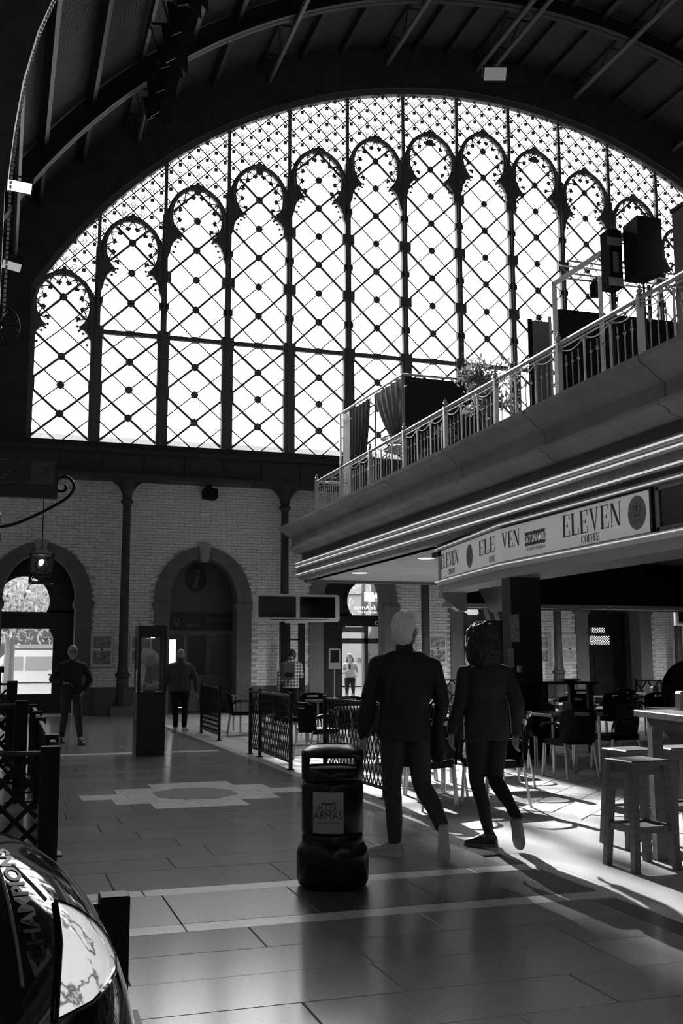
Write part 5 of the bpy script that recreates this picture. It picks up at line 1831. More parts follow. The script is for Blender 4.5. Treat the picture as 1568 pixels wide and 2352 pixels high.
plant(8.2, 18.6, .95, .26, 300, 'small potted plant behind the railing left of the bushy one', 8, (.16, .4))
plant(8.2, 19.6, .6, .2, 160, 'little white potted plant behind the railing near the stage', 10, (.14, .45))
# boards, frame, roll-up banner, speaker
bo = thing('stage_screen', 'long black board standing behind the railing at the right of the gallery', 'board', (9.2, 14.4, GZ))
obj('panel', MB().box(-.84, 3.2, -.03, .03, .1, 1.98), BLKM, bo)
obj('foot', MB().box(-.8, -.7, -.3, .3, 0, .1).box(2.6, 2.7, -.3, .3, 0, .1), BLK, bo)
fm2 = thing('portal_gantry', 'pale metal gantry standing above the black board', 'frame', (8.28, 14.35, GZ))
FRM = mat('frame_pale', .7, .4)
obj('upright', MB().box(-.03, .03, -.03, .03, 0, 2.4), FRM, fm2)
obj('upright', MB().box(.4, .45, -.7, -.64, 0, 2.3), FRM, fm2)
obj('crossbar', MB().bar((0, 0, 2.38), (.0, -1.5, 2.36), .06), FRM, fm2)
ru = thing('pull_up_banner', 'pale grey pull-up banner behind the railing left of the black board', 'banner', (8.5, 15.35, GZ))
obj('banner', MB().box(-.10, .22, -.01, .01, .6, 2.1), GREYP, ru)
obj('dark_edge', MB().box(-.17, -.10, -.02, .02, .0, 2.12), BLKM, ru)
obj('light_edge', MB().box(.22, .27, -.02, .02, .0, 2.2), FRM, ru)
obj('lower_box', MB().box(-.16, .3, -.15, .15, 0, .6), BLKM, ru)
lsp = thing('loudspeaker', 'big black loudspeaker on a pole above the gallery railing', 'speaker', (8.56, 12.33, GZ))
obj('cabinet', MB().prism([(-.2, -.2), (.2, -.2), (.16, .22), (-.16, .22)], 'z', 1.78, 2.62), BLKM, lsp)
obj('pole', MB().tube([(0, 0, .6), (0, 0, 1.78)], .018, 8), BLK, lsp)
for k in range(3):
    a = k*2.09+.4
    obj('leg', MB().tube([(0, 0, .75), (.38*math.cos(a), .38*math.sin(a), 0)], .012, 6), ALU, lsp)
obj('clamp', MB().lathe([(.03, .7), (.035, .72), (.035, .8), (.03, .82)], 8), BLK, lsp)
ls2 = thing('line_speaker', 'second loudspeaker with pale brackets behind the big black one', 'speaker', (8.30, 12.74, GZ))
obj('cabinet', MB().box(-.09, .12, -.12, .12, 1.72, 2.6), BLKM, ls2)
obj('bracket', MB().box(-.12, .12, -.13, -.12, 2.35, 2.47), mat('bracket_pale', .35, .5), ls2)
obj('bracket', MB().box(-.12, .12, -.13, -.12, 1.74, 1.86), mat('bracket_pale', .35, .5), ls2)
obj('grille', MB().box(-.04, .05, -.13, -.12, 1.95, 2.25), GREYP, ls2)
obj('stand', MB().tube([(0, 0, 0), (0, 0, 1.72)], .02, 8), BLK, ls2)
obj('cable', MB().tube([(.05, -.1, 1.74), (-.05, -.15, 1.2), (.02, -.12, .5), (.1, -.1, 0)], .006, 5), BLK, ls2)
trs = thing('lighting_truss', 'aluminium lighting truss over the gallery stage area', 'truss', (10.0, 17, GZ))
tr_ = MB()
for y in (0, .25):
    for z_ in (3.74, 3.99):
        tr_.tube([(.1, y, z_), (3.6, y, z_)], .02, 6)
obj('chord', tr_, ALU, trs)
tr_ = MB()
for k in range(14):
    x = .1+k*.25
    s_ = k % 2
    for y in (0, .25):
        tr_.bar((x, y, 3.74 if s_ else 3.99), (x+.25, y, 3.99 if s_ else 3.74), .012)
    tr_.bar((x, 0, 3.74), (x+.25, .25, 3.74), .012)
obj('web', tr_, ALU, trs, kind='stuff')
obj('tower', MB().tube([(2.0, .12, 0), (2.0, .12, 3.75)], .04, 8).tube([(3.5, .12, 0), (3.5, .12, 3.75)], .04, 8), BLK, trs)
spt = thing('stage_spotlight', 'black stage spotlight hanging under the lighting truss', 'spotlight', (10.78, 17.1, 8.74))
obj('can', MB().lathe([(.07, -.34), (.11, -.3), (.11, -.1), (.08, -.04), (.03, -.02)], 12).xf(Matrix.Rotation(.15, 4, 'X')), BLK, spt, smooth=True)
obj('yoke', MB().box(-.14, .14, -.01, .01, -.03, .0).box(-.14, -.12, -.01, .01, -.2, 0).box(.12, .14, -.01, .01, -.2, 0), BLK, spt)
obj('clamp', MB().box(-.03, .03, -.04, .04, 0, .05), BLK, spt)
gp = thing('grey_partition', 'tall grey partition block on the gallery at the right frame edge', 'partition', (8.95, 11.2, GZ))
obj('panel', MB().cbox(-.25, 1.6, -.4, .6, 0, 2.55, .01), mat('partition_grey', .22, .7, nz=(2, .2)), gp)
obj('top_trim', MB().box(-.27, 1.62, -.42, .62, 2.55, 2.6), BLK, gp)

# ------------------------------------------------------------------ high lamps, garland, hanging sign
def flood(x, y, z_, rz, lit, label, w_=.3, h_=.13, tilt=.5):
    t = thing('floodlight', label, 'floodlight', (x, y, z_), rz)
    R = Matrix.Rotation(tilt, 4, 'X')
    obj('housing', MB().rings([[(-w_, 0, -h_), (w_, 0, -h_), (w_, 0, h_), (-w_, 0, h_)], [(-w_*.6, .22, -h_*.6), (w_*.6, .22, -h_*.6), (w_*.6, .22, h_*.6), (-w_*.6, .22, h_*.6)]]).xf(R), BLK, t)
    obj('lens', MB().box(-w_*.93, w_*.93, -.012, -.002, -h_*.85, h_*.85).xf(R), lit, t)
    obj('yoke', MB().box(-w_-.02, -w_, -.02, .12, -.02, .25).box(w_, w_+.02, -.02, .12, -.02, .25).box(-w_, w_, .05, .09, .23, .25), BLK, t)
    return t
flood(.0, 20, 10.45, .15, LAMPB, 'bright oblong floodlight high on the left under the roof', .26, .11)
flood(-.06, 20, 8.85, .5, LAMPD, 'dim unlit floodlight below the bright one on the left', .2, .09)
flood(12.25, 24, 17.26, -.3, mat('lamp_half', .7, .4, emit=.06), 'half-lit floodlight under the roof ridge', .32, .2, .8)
gl = thing('flag_garland', 'dark garland of hanging pennants along a roof truss', 'garland', (0, 0, 0))
for k in range(16):
    y = 13.6+k*.85
    p = V(rp(-41.0, 16.7, y))
    g_ = MB()
    w_ = .30
    hgt = .75+.2*((k*7) % 3)
    g_.add([(p.x-w_, y, p.z), (p.x+w_, y+.1, p.z), (p.x+w_*.9+.12, y+.15, p.z-hgt), (p.x+.05, y, p.z-hgt*.72), (p.x-w_*.6, y-.05, p.z-hgt*.9),
            (p.x-w_, y+.03, p.z), (p.x+w_, y+.13, p.z), (p.x+w_*.9+.12, y+.18, p.z-hgt), (p.x+.05, y+.03, p.z-hgt*.72), (p.x-w_*.6, y-.02, p.z-hgt*.9)],
           [(0, 1, 2, 3, 4), (9, 8, 7, 6, 5), (0, 5, 6, 1), (1, 6, 7, 2), (2, 7, 8, 3), (3, 8, 9, 4), (4, 9, 5, 0)])
    obj('pennant', g_, mat('pennant_black', .015, .6), gl)
obj('cord', MB().tube([rp(-41, 16.72, 13), rp(-41, 16.72, 28.5)], .03, 6), BLK, gl)
hs_ = thing('stairs_sign', 'dark hanging direction sign with a stair symbol and an arrow', 'sign', (-.3, 9, 2.76))
obj('panel', MB().box(-.9, .715, -.03, .03, 0, .33), mat('sign_panel_black', .02, .5), hs_)
obj('arrow_field', MB().box(.50, .685, -.034, -.03, .12, .305), mat('sign_field', .07, .6), hs_)
RYh = RY
sb = MB()
pts = [(.24, .15), (.285, .15), (.285, .185), (.32, .185), (.32, .215), (.355, .215), (.355, .245), (.39, .245), (.39, .28), (.43, .28)]
for (a, b_), (c_, d_) in zip(pts[:-1], pts[1:]):
    sb.box(min(a, c_)-.004, max(a, c_)+.004, -.035, -.03, min(b_, d_)-.004, max(b_, d_)+.004)
obj('stair_symbol', sb, mat('sign_pale_grey', .12, .6), hs_)
ar = MB().bar((.545, -.036, .165), (.635, -.036, .25), .014, .004, (0, 1, 0)).bar((.575, -.036, .245), (.64, -.036, .255), .012, .004, (0, 1, 0)).bar((.64, -.036, .255), (.63, -.036, .19), .012, .004, (0, 1, 0))
obj('arrow', ar, INK, hs_)
obj('border', MB().box(-.9, .69, -.034, -.03, .305, .309).box(-.9, .69, -.034, -.03, .116, .12), mat('sign_pale_grey', .12, .6), hs_)
obj('hanger', MB().box(-.6, -.57, -.01, .01, .33, 4), BLK, hs_)
scb = thing('scroll_bracket', 'black wrought iron scroll bracket curling up under the stairs sign', 'bracket', (-.05, 9.14, 2.5))
ctrl = [(-.5, -.03), (-.2, -.01), (0, .02), (.15, .06), (.33, .15), (.47, .235), (.56, .30), (.605, .37), (.60, .43), (.55, .475), (.49, .465), (.46, .41), (.475, .36), (.52, .35), (.545, .38), (.53, .41)]
fine = []
for i in range(len(ctrl)-1):
    p0, p1, p2, p3 = [V(ctrl[max(0, min(len(ctrl)-1, i+k))]) for k in (-1, 0, 1, 2)]
    for t in (0, .25, .5, .75):
        fine.append(.5*((2*p1)+(p2-p0)*t+(2*p0-5*p1+4*p2-p3)*t*t+(3*p1-p0-3*p2+p3)*t**3))
obj('scroll', MB().tube([(p.x, 0, p.y) for p in fine], .013, 8), BLK, scb, smooth=True)
obj('wall_plate', MB().box(-.03, .01, -.04, .04, -.12, .06).lathe([(.03, -.13), (.05, -.1), (.05, -.02), (.03, 0)], 10, (-.02, 0, 0)).lathe([(.03, .02), (.045, .05), (.045, .13), (.03, .16)], 10, (-.02, 0, 0)), BLK, scb)
wh = thing('wheel_ornament', 'dark iron wheel ornament at the left edge over the scroll bracket', 'wheel', (-.17, 12, 5.16))
obj('rim', MB().tube([(.24*math.cos(k*PI/12), 0, .24*math.sin(k*PI/12)) for k in range(25)], .02, 6), BLK, wh)
obj('hub', MB().lathe([(.06, -.04), (.06, .04)], 12).xf(Matrix.Rotation(PI/2, 4, 'X')), BLK, wh)
for k in range(6):
    obj('spoke', MB().bar((0, 0, 0), (.24*math.cos(k*PI/3), 0, .24*math.sin(k*PI/3)), .015), BLK, wh)
br_ = thing('left_cabinet', 'dark grey cabinet at the left frame edge over the fences', 'cabinet', (-.45, 9.35, 0))
obj('carcass', MB().box(-.4, .48, -.2, .3, 0, 1.32), mat('cab_grey', .045, .5), br_)
obj('top', MB().box(-.42, .50, -.22, .32, 1.32, 1.37), BLK, br_)

# ------------------------------------------------------------------ glossy coin ride at the lower left
ride = thing('coin_ride', 'glossy black child coin ride with a big pale headlamp in the lower left corner', 'ride', (-.37, 3.0, 0))
RB = mat('ride_black', .014, .07, spec=.8, coat=1.)
def ridept(a, b_, off=0.):
    """a: 0 top .. pi bottom, b_: around; a soft car-nose body"""
    sx, sy, sz = .76+off, .80+off, .79+off
    p = V((math.sin(a)*math.cos(b_), math.sin(a)*math.sin(b_), math.cos(a)))
    q = V([math.copysign(abs(c_)**.74, c_) for c_ in p])
    return V((q.x*sx, q.y*sy, .20+q.z*sz))
bdy = MB()
N1, N2 = 40, 64
bdy.rings([[ridept(PI*(i+.02)/N1*.80, 2*PI*k/N2) for k in range(N2)] for i in range(N1+1)])
obj('body', bdy, RB, ride, smooth=True)
obj('base', MB().lathe([(.5, 0), (.55, .02), (.55, .1), (.4, .12)], 32), BLKM, ride)
# headlamp: a leaf shaped lens following the body
c3 = V((.37, -3.0, 1.2)).normalized()        # direction in which the nose of the ride points, up and forward
s3 = V((-c3.y, c3.x, 0)).normalized()
u3 = c3.cross(s3)
def onbody(a, b_, off=.006):
    """point of the body surface over sideways a, upward b_, found by marching along c3"""
    o_ = s3*a+u3*b_
    def ins(p):
        q = (abs(p.x/.76), abs(p.y/.80), abs(p.z/.79))
        return sum(c_**2.7 for c_ in q) < 1
    lo, hi = (0., 1.8)
    if not ins(o_):
        lo = -.2
        while lo < 1 and not ins(o_+c3*lo):
            lo += .02
    for _ in range(30):
        m_ = (lo+hi)/2
        if ins(o_+c3*m_):
            lo = m_
        else:
            hi = m_
    return o_+c3*(lo+off)+V((0, 0, .20))
def interp(tab, b_):
    for (b0, a0), (b1, a1) in zip(tab[:-1], tab[1:]):
        if b1 <= b_ <= b0:
            return a0+(a1-a0)*(b0-b_)/(b0-b1)
    return tab[-1][1]
LT = [(.454, .480), (.352, .471), (.264, .454), (.182, .441)]
RT = [(.454, .484), (.444, .525), (.417, .588), (.385, .630), (.341, .650), (.290, .628), (.254, .590), (.213, .532), (.182, .444)]
NT = 26
left, right = [], []
for i in range(NT+1):
    b_ = .4535-.271*i/NT
    left.append((interp(LT, b_), b_))
    right.append((interp(RT, b_), b_))
vs_, fs = [], []
NC = 10
for i in range(NT+1):
    for c_ in range(NC+1):
        s_ = c_/NC
        bulge = .012*math.sin(PI*s_)*math.sin(PI*i/NT)
        vs_.append(onbody(left[i][0]+(right[i][0]-left[i][0])*s_, left[i][1], .005+bulge))
for i in range(NT):
    for c_ in range(NC):
        a = i*(NC+1)+c_
        fs.append((a, a+1, a+NC+2, a+NC+1))
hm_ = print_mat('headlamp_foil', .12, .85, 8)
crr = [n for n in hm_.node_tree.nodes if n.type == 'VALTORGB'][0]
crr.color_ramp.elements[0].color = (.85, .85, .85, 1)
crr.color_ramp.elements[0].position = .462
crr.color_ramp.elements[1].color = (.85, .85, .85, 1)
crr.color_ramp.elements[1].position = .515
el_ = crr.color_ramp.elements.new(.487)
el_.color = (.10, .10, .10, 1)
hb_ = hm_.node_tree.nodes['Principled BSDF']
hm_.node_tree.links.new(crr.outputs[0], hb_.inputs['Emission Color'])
hb_.inputs['Emission Strength'].default_value = .6      # added glow in place of bright reflections on the lens
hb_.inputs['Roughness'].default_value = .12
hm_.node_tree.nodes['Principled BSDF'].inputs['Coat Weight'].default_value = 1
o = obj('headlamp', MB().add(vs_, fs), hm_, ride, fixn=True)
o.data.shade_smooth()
loopp = [onbody(x, z_, .008) for x, z_ in left]+[onbody(x, z_, .008) for x, z_ in reversed(right)]
obj('headlamp_rim', MB().tube(loopp, .005, 6), RB, ride, smooth=True)
RE = mat('ride_edge', .2, .2)
obj('crease', MB().tube([onbody(.39+.065*t, .555-.10*t, .001) for t in [k/14 for k in range(15)]], .004, 6), RE, ride, smooth=True)
obj('crease', MB().tube([onbody(.352+.02*t, .553-.30*t, .001) for t in [k/14 for k in range(15)]], .004, 6), RE, ride, smooth=True)
def ride_text(s_, size, m):
    me = text_mesh(s_, size, .0008, 'lettering', .002)
    for v_ in me.vertices:
        x, y = v_.co.x, v_.co.y
        ang = 1.70
        bx, bz = .412+x*math.cos(ang)-y*math.sin(ang), .462+x*math.sin(ang)+y*math.cos(ang)
        v_.co = onbody(bx, bz, .003+v_.co.z)
    me.materials.clear()
    me.materials.append(m)
    link('lettering', me, ride)
ride_text('CHAMPIONS', .056, mat('ride_print', .02, .4, spec=.2))
obj('sticker', MB().add([onbody(x, z_, .003) for x, z_ in ((.385, .325), (.40, .27), (.445, .315), (.437, .335), (.408, .292), (.395, .335))], [(0, 1, 2, 3, 4, 5)]), mat('ride_sticker', .14, .4), ride, fixn=False)
# ------------------------------------------------------------------ people
def remesh(mb, voxel, name, m, parent, wr=0., wscale=9., smooth_it=2, seed=0., keep=None):
    me = mb.mesh(name, m, fixn=True)
    o = D.objects.new(name, me)
    COL.objects.link(o)
    md = o.modifiers.new('r', 'REMESH')
    md.mode = 'VOXEL'
    md.voxel_size = voxel
    md.use_smooth_shade = True
    if smooth_it:
        s_ = o.modifiers.new('s', 'SMOOTH')
        s_.iterations = smooth_it
        s_.factor = .5
    dg = bpy.context.evaluated_depsgraph_get()
    out = D.meshes.new_from_object(o.evaluated_get(dg))
    D.objects.remove(o)
    if wr:
        ns = [v_.normal.copy() for v_ in out.vertices]
        for v_, n_ in zip(out.vertices, ns):
            p = V((v_.co.x*wscale, v_.co.y*wscale, v_.co.z*wscale*.55+seed))
            v_.co += n_*wr*(noise.noise(p)+.5*noise.noise(p*2.1))
    out.materials.clear()
    out.materials.append(m)
    out.shade_smooth()
    return link(name, out, parent)
def limb(mb, pts, rs, n=12):
    """sphere-swept chain, each piece closed"""
    for (p, q), (r0, r1) in zip(zip(pts[:-1], pts[1:]), zip(rs[:-1], rs[1:])):
        p, q = V(p), V(q)
        d = (q-p)
        if d.length < 1e-4:
            continue
        mb.tube([p, q], [r0, r1], n)
    for p, r in zip(pts, rs):
        mb.ball(p, r, n=n)
def ellipse_stack(mb, secs, n=20):
    """secs: (x, y, z, rx, ry)"""
    mb.rings([[(x+rx*math.cos(2*PI*k/n), y+ry*math.sin(2*PI*k/n), z_) for k in range(n)] for x, y, z_, rx, ry in secs])
def hand(mb, wr_, d, side, curl=.5, s_=1.):
    """wr_: wrist point, d: direction of the hand, side: where the thumb goes"""
    d = V(d).normalized()
    side = V(side)
    side = (side-d*side.dot(d)).normalized()
    nrm = d.cross(side)
    w_ = V(wr_)
    for k in range(5):
        f_ = (k-2)*.019*s_
        limb(mb, [w_+side*f_*.6, w_+d*.085*s_+side*f_], [.017*s_, .0135*s_], 8)
    ln_ = (.066, .078, .074, .058)
    for k in range(4):
        f_ = (1.5-k)*.0205*s_
        b0 = w_+d*.083*s_+side*f_
        L = ln_[k]*s_
        a1, a2, a3 = curl*.6, curl*1.3, curl*1.9
        p1 = b0+(d*math.cos(a1)+nrm*math.sin(a1))*L*.45
        p2 = p1+(d*math.cos(a2)+nrm*math.sin(a2))*L*.33
        p3 = p2+(d*math.cos(a3)+nrm*math.sin(a3))*L*.27
        limb(mb, [b0, p1, p2, p3], [.0095*s_, .009*s_, .008*s_, .0068*s_], 8)
    t0 = w_+d*.025*s_+side*.028*s_
    t1 = t0+(d*.7+side*.6+nrm*.2).normalized()*.04*s_
    t2 = t1+(d*.9+side*.25+nrm*.3).normalized()*.032*s_
    limb(mb, [w_+side*.01, t0, t1, t2], [.016*s_, .014*s_, .011*s_, .009*s_], 8)
def person(name, label, loc, heading, H=1.75, J=None, bulk=1., belly=0., jacket=BLKM, trouser=BLKM, shoe=BLKM, sole=None, hair='short', hairm=BLKM,
           headturn=0., headtilt=0., hem=.82, near=False, female=False, sleeves=True, shoulder=.20, curl=.5, coll=True, group=None):
    """local frame: x right, y forward, z up, for a figure 1.75 tall"""
    k = H/1.75
    t = thing(name, label, 'person', loc, heading, group)
    j = dict(pelvis=(0, 0, .96), chest=(0, .0, 1.28), neck=(0, -.01, 1.47), head=(0, .03, 1.625),
             shL=(-shoulder, -.01, 1.41), shR=(shoulder, -.01, 1.41), elL=(-.27, -.02, 1.12), elR=(.27, -.02, 1.12), wrL=(-.285, .05, .88), wrR=(.285, .05, .88),
             hiL=(-.095, 0, .93), hiR=(.095, 0, .93), knL=(-.105, .03, .51), knR=(.105, .03, .51), anL=(-.11, -.02, .09), anR=(.11, -.02, .09),
             toL=(-.13, .14, .03), toR=(.13, .14, .03), hdL=(0, .1, -1), hdR=(0, .1, -1))
    if J:
        j.update(J)
    S = lambda p: V(p)*k
    g = {n_: S(p) for n_, p in j.items()}
    vx = .0075 if near else .016
    # body
    b = MB()
    pe, chst, nk = g['pelvis'], g['chest'], g['neck']
    def lerp(a, c_, f_):
        return a*(1-f_)+c_*f_
    def torso(mb, ex, z0=0., top=True, w_=1.):
        secs = []
        prof = [(-.12, .150, .105), (0, .158, .115), (.12, .152, .110+belly*.6), (.25, .150, .108+belly), (.40, .158, .110+belly*.5), (.60, .172, .118), (.8, .178, .112), (.92, .165, .095), (1.0, .10, .07)]
        if female:
            prof = [(-.12, .158, .112), (0, .165, .12), (.12, .150, .108), (.28, .128, .098), (.42, .132, .10), (.60, .150, .120), (.8, .155, .105), (.92, .145, .088), (1.0, .085, .062)]
        for f_, rx, ry in prof:
            if f_ < z0:
                continue
            c_ = lerp(pe, nk, f_) if f_ < 0 else (lerp(pe, chst, f_/.65) if f_ < .65 else lerp(chst, nk, (f_-.65)/.35))
            secs.append((c_.x, c_.y-(.012*k if .3 < f_ < .9 else 0)+belly*.5*k*(.1 < f_ < .6), c_.z, (rx*bulk+ex)*k*w_, (ry*bulk+ex)*k))
        ellipse_stack(mb, secs)
        return secs
    torso(b, 0)
    up_n = (g['head']-nk)
    limb(b, [nk-V((0, 0, .03*k)), nk+up_n*.45], [.066*k*(.85 if female else 1), .055*k*(.85 if female else 1)])
    hc = g['head']
    R = Matrix.Rotation(headturn, 3, 'Z') @ Matrix.Rotation(headtilt, 3, 'X')
    def hp(x, y, z_):
        return hc+R@(V((x, y, z_))*k)
    k0, k = k, k*1.13
    b.ball(hc+R@V((0, -.008, .028))*k, .076*k, .096*k, .09*k, 16, R)
    b.ball(hp(0, .018, -.035), .062*k, .074*k, .082*k, 14, R)
    b.ball(hp(0, .062, -.092), .030*k, .028*k, .022*k, 10, R)   # chin
    b.ball(hp(0, .098, -.018), .013*k, .020*k, .024*k, 8, R)    # nose
    b.ball(hp(0, .092, -.002), .010*k, .012*k, .03*k, 8, R)
    b.ball(hp(0, .086, -.058), .024*k, .010*k, .010*k, 8, R)    # lips
    b.ball(hp(0, .079, .022), .052*k, .014*k, .012*k, 8, R)     # brow
    for s_ in (-1, 1):
        b.ball(hp(s_*.077, -.005, -.012), .010*k, .020*k, .032*k, 8, R)
    k = k0
    for s_, c_ in (('L', -1), ('R', 1)):
        sb_ = g['sh'+s_]-V((0, 0, .035*k))
        limb(b, [sb_, g['el'+s_], g['wr'+s_]], [.040*k, .036*k, .026*k])
        limb(b, [chst+V((0, 0, .04*k)), sb_], [.06*k, .040*k])
        limb(b, [g['hi'+s_], g['kn'+s_], g['an'+s_]], [.085*k, .055*k, .036*k])
        limb(b, [g['an'+s_], g['to'+s_]], [.036*k, .026*k])
        hand(b, g['wr'+s_]+V(j['hd'+s_]).normalized()*.01, j['hd'+s_], (0, 1, 0), curl, k*(.92 if female else 1.05))
    remesh(b, .0055*k if near else .011, 'body', SKIN, t, smooth_it=1)
    # jacket / top
    c = MB()
    exj = .022*(1 if not female else .8)
    torso(c, exj)
    # hem
    z0 = hem*k
    secs = []
    for f_, ex in ((0, .022), (.25, .024), (.5, .02), (.75, .012), (1, -.004)):
        z_ = z0+(pe.z+.26*k-z0)*f_
        cx_ = lerp(pe, chst, max(0, (z_-pe.z)/(chst.z-pe.z)))
        secs.append((cx_.x, cx_.y, z_, ((.160 if not female else .158)*bulk+ex-(.012*f_ if female else 0))*k, (.116*bulk+ex+belly*.3)*k))
    ellipse_stack(c, secs)
    for s_ in 'LR':
        sd_ = g['sh'+s_]-V((0, 0, .028*k))
        limb(c, [nk-V((0, 0, .05*k)), lerp(nk, sd_, .5)-V((0, 0, .022*k)), sd_], [.075*k*bulk, .068*k*bulk, .060*k*bulk])
        limb(c, [chst+V((0, 0, .03*k)), lerp(chst, sd_, .55)], [.11*k*bulk, .085*k*bulk])
        w_ = lerp(g['el'+s_], g['wr'+s_], .96 if sleeves else .3)
        limb(c, [sd_, lerp(g['sh'+s_], g['el'+s_], .5), g['el'+s_], lerp(g['el'+s_], g['wr'+s_], .5), w_], [.060*k*bulk, .060*k*bulk, .056*k*bulk, .050*k*bulk, .042*k*bulk])
    if coll:
        limb(c, [nk-V((0, 0, .03*k)), nk+V((0, .005, .055*k))], [.088*k, .070*k])
    remesh(c, vx, 'jacket' if not female else 'top', jacket, t, .014 if near else .008, 7.5, 5, seed=loc[0]*3)
    # trousers
    p_ = MB()
    ellipse_stack(p_, [(pe.x, pe.y, pe.z+.09*k, .155*bulk*k, .112*bulk*k), (pe.x, pe.y, pe.z, .168*bulk*k, .126*bulk*k), (pe.x, pe.y, pe.z-.09*k, .165*bulk*k, .122*bulk*k)])
    for s_ in 'LR':
        th_, kn_, an_ = (.095, .068, .052) if not female else (.10, .062, .042)
        a_ = g['an'+s_]
        limb(p_, [g['hi'+s_]-V((0, 0, .03*k)), lerp(g['hi'+s_], g['kn'+s_], .5), g['kn'+s_], lerp(g['kn'+s_], a_, .45)+V((0, -.012*k, 0)), lerp(g['kn'+s_], a_, .93)], [th_*k*bulk**.5, .086*k*bulk**.5, kn_*k, (kn_-.004)*k, an_*k])
    remesh(p_, vx, 'trousers', trouser, t, .008, 9, 3, seed=loc[1])
    # shoes
    for s_ in 'LR':
        a_, o_ = g['an'+s_], g['to'+s_]
        d = (o_-a_)
        fwd = d.normalized()
        down = V((0, 0, -1))
        down = (down-fwd*down.dot(fwd)).normalized()
        sd = fwd.cross(down).normalized()
        heel = a_-fwd*.05*k+down*.05*k
        sh = MB()
        def ring(c_, w_, h_, n=12):
            return [c_+sd*w_*math.cos(2*PI*i/n)+down*h_*math.sin(2*PI*i/n) for i in range(n)]
        L = .27*k
        # direction along the sole
        if d.z < -.02 and abs(a_.z-.09*k) < .03:
            fl_ = V((fwd.x, fwd.y, 0)).normalized()
            down = V((0, 0, -1))
            sd = fl_.cross(down).normalized()
            heel = V((a_.x, a_.y, 0))-fl_*.06*k+V((0, 0, .045*k))
        else:
            fl_ = (d+down*-.0).normalized()
            ang = Matrix.Rotation(.35, 3, sd)
            fl_ = fwd
            heel = a_-fwd*.04*k+down*.03*k
        prf = [(0, .028, .038), (.06, .036, .050), (.25, .037, .054), (.4, .040, .050), (.55, .043, .042), (.75, .045, .034), (.9, .040, .029), (.97, .030, .022), (1, .016, .014)]
        sh.rings([ring(heel+fl_*L*u_-down*(h_-.045)*k*-1*0+down*(.045*k-h_*k), w_*k, h_*k) for u_, w_, h_ in prf])
        limb(sh, [heel+fl_*.05*k-down*.02*k, a_+V((0, 0, .0))], [.04*k, .045*k], 10)
        so = remesh(sh, .006 if near else .012, 'shoe', shoe, t, 0, 9, 1)
        sl = MB()
        prs = [(-.02, .010), (-.01, .022), (.02, .031), (.08, .036), (.25, .036), (.4, .038), (.55, .043), (.7, .047), (.82, .046), (.9, .041), (.96, .033), (1.0, .022), (1.02, .010)]
        top_, bot_ = [], []
        pa = [heel+fl_*L*u_+sd*w_*k for u_, w_ in prs]+[heel+fl_*L*u_-sd*w_*k for u_, w_ in reversed(prs)]
        r_ = [[p+down*.020*k for p in pa], [p+down*.045*k for p in pa]]
        obj('sole', MB().rings(r_), sole or shoe, so)
    # hair
    h_ = MB()
    k = k0*1.13
    if hair == 'short':
        h_.ball(hp(0, -.020, .034), .082*k, .098*k, .092*k, 18, R)
        h_.ball(hp(0, -.052, -.03), .072*k, .056*k, .075*k, 14, R)
        h_.ball(hp(0, .035, .088), .062*k, .060*k, .034*k, 14, R)
        h_.ball(hp(0, -.02, .098), .060*k, .070*k, .034*k, 14, R)
        remesh(h_, .005 if near else .011, 'hair', hairm, t, .007, 55, 1)
    elif hair == 'bald':
        h_.ball(hp(0, -.055, -.005), .074*k, .050*k, .050*k, 14, R)
        remesh(h_, .009, 'hair', hairm, t, .004, 60, 0)
    elif hair == 'bob':
        h_.ball(hp(0, -.02, .045), .110*k, .122*k, .105*k, 18, R)
        h_.ball(hp(0, -.055, -.06), .142*k, .10*k, .14*k, 18, R)
        for s_ in (-1, 1):
            h_.ball(hp(s_*.085, -.01, -.06), .045*k, .07*k, .11*k, 14, R)
            h_.ball(hp(s_*.075, -.06, -.12), .055*k, .06*k, .06*k, 14, R)
        remesh(h_, .008, 'hair', hairm, t, .016, 32, 2)
    elif hair == 'long':
        h_.ball(hp(0, -.02, .04), .088*k, .105*k, .095*k, 16, R)
        for s_ in (-1, 1):
            limb(h_, [hp(s_*.07, -.02, 0), hp(s_*.085, -.03, -.12), hp(s_*.08, .02, -.27)], [.04*k, .045*k, .025*k])
        limb(h_, [hp(0, -.06, 0), hp(0, -.08, -.2)], [.07*k, .07*k])
        remesh(h_, .012, 'hair', hairm, t, .01, 40, 1)
    if abs(headturn) < 9:
        ey = MB()
        for s_ in (-1, 1):
            ey.ball(hp(s_*.031, .083, .002), .0095*k, .006*k, .0055*k, 8, R)
        obj('eyes', ey, INK, t)
    return t, hp, R, g

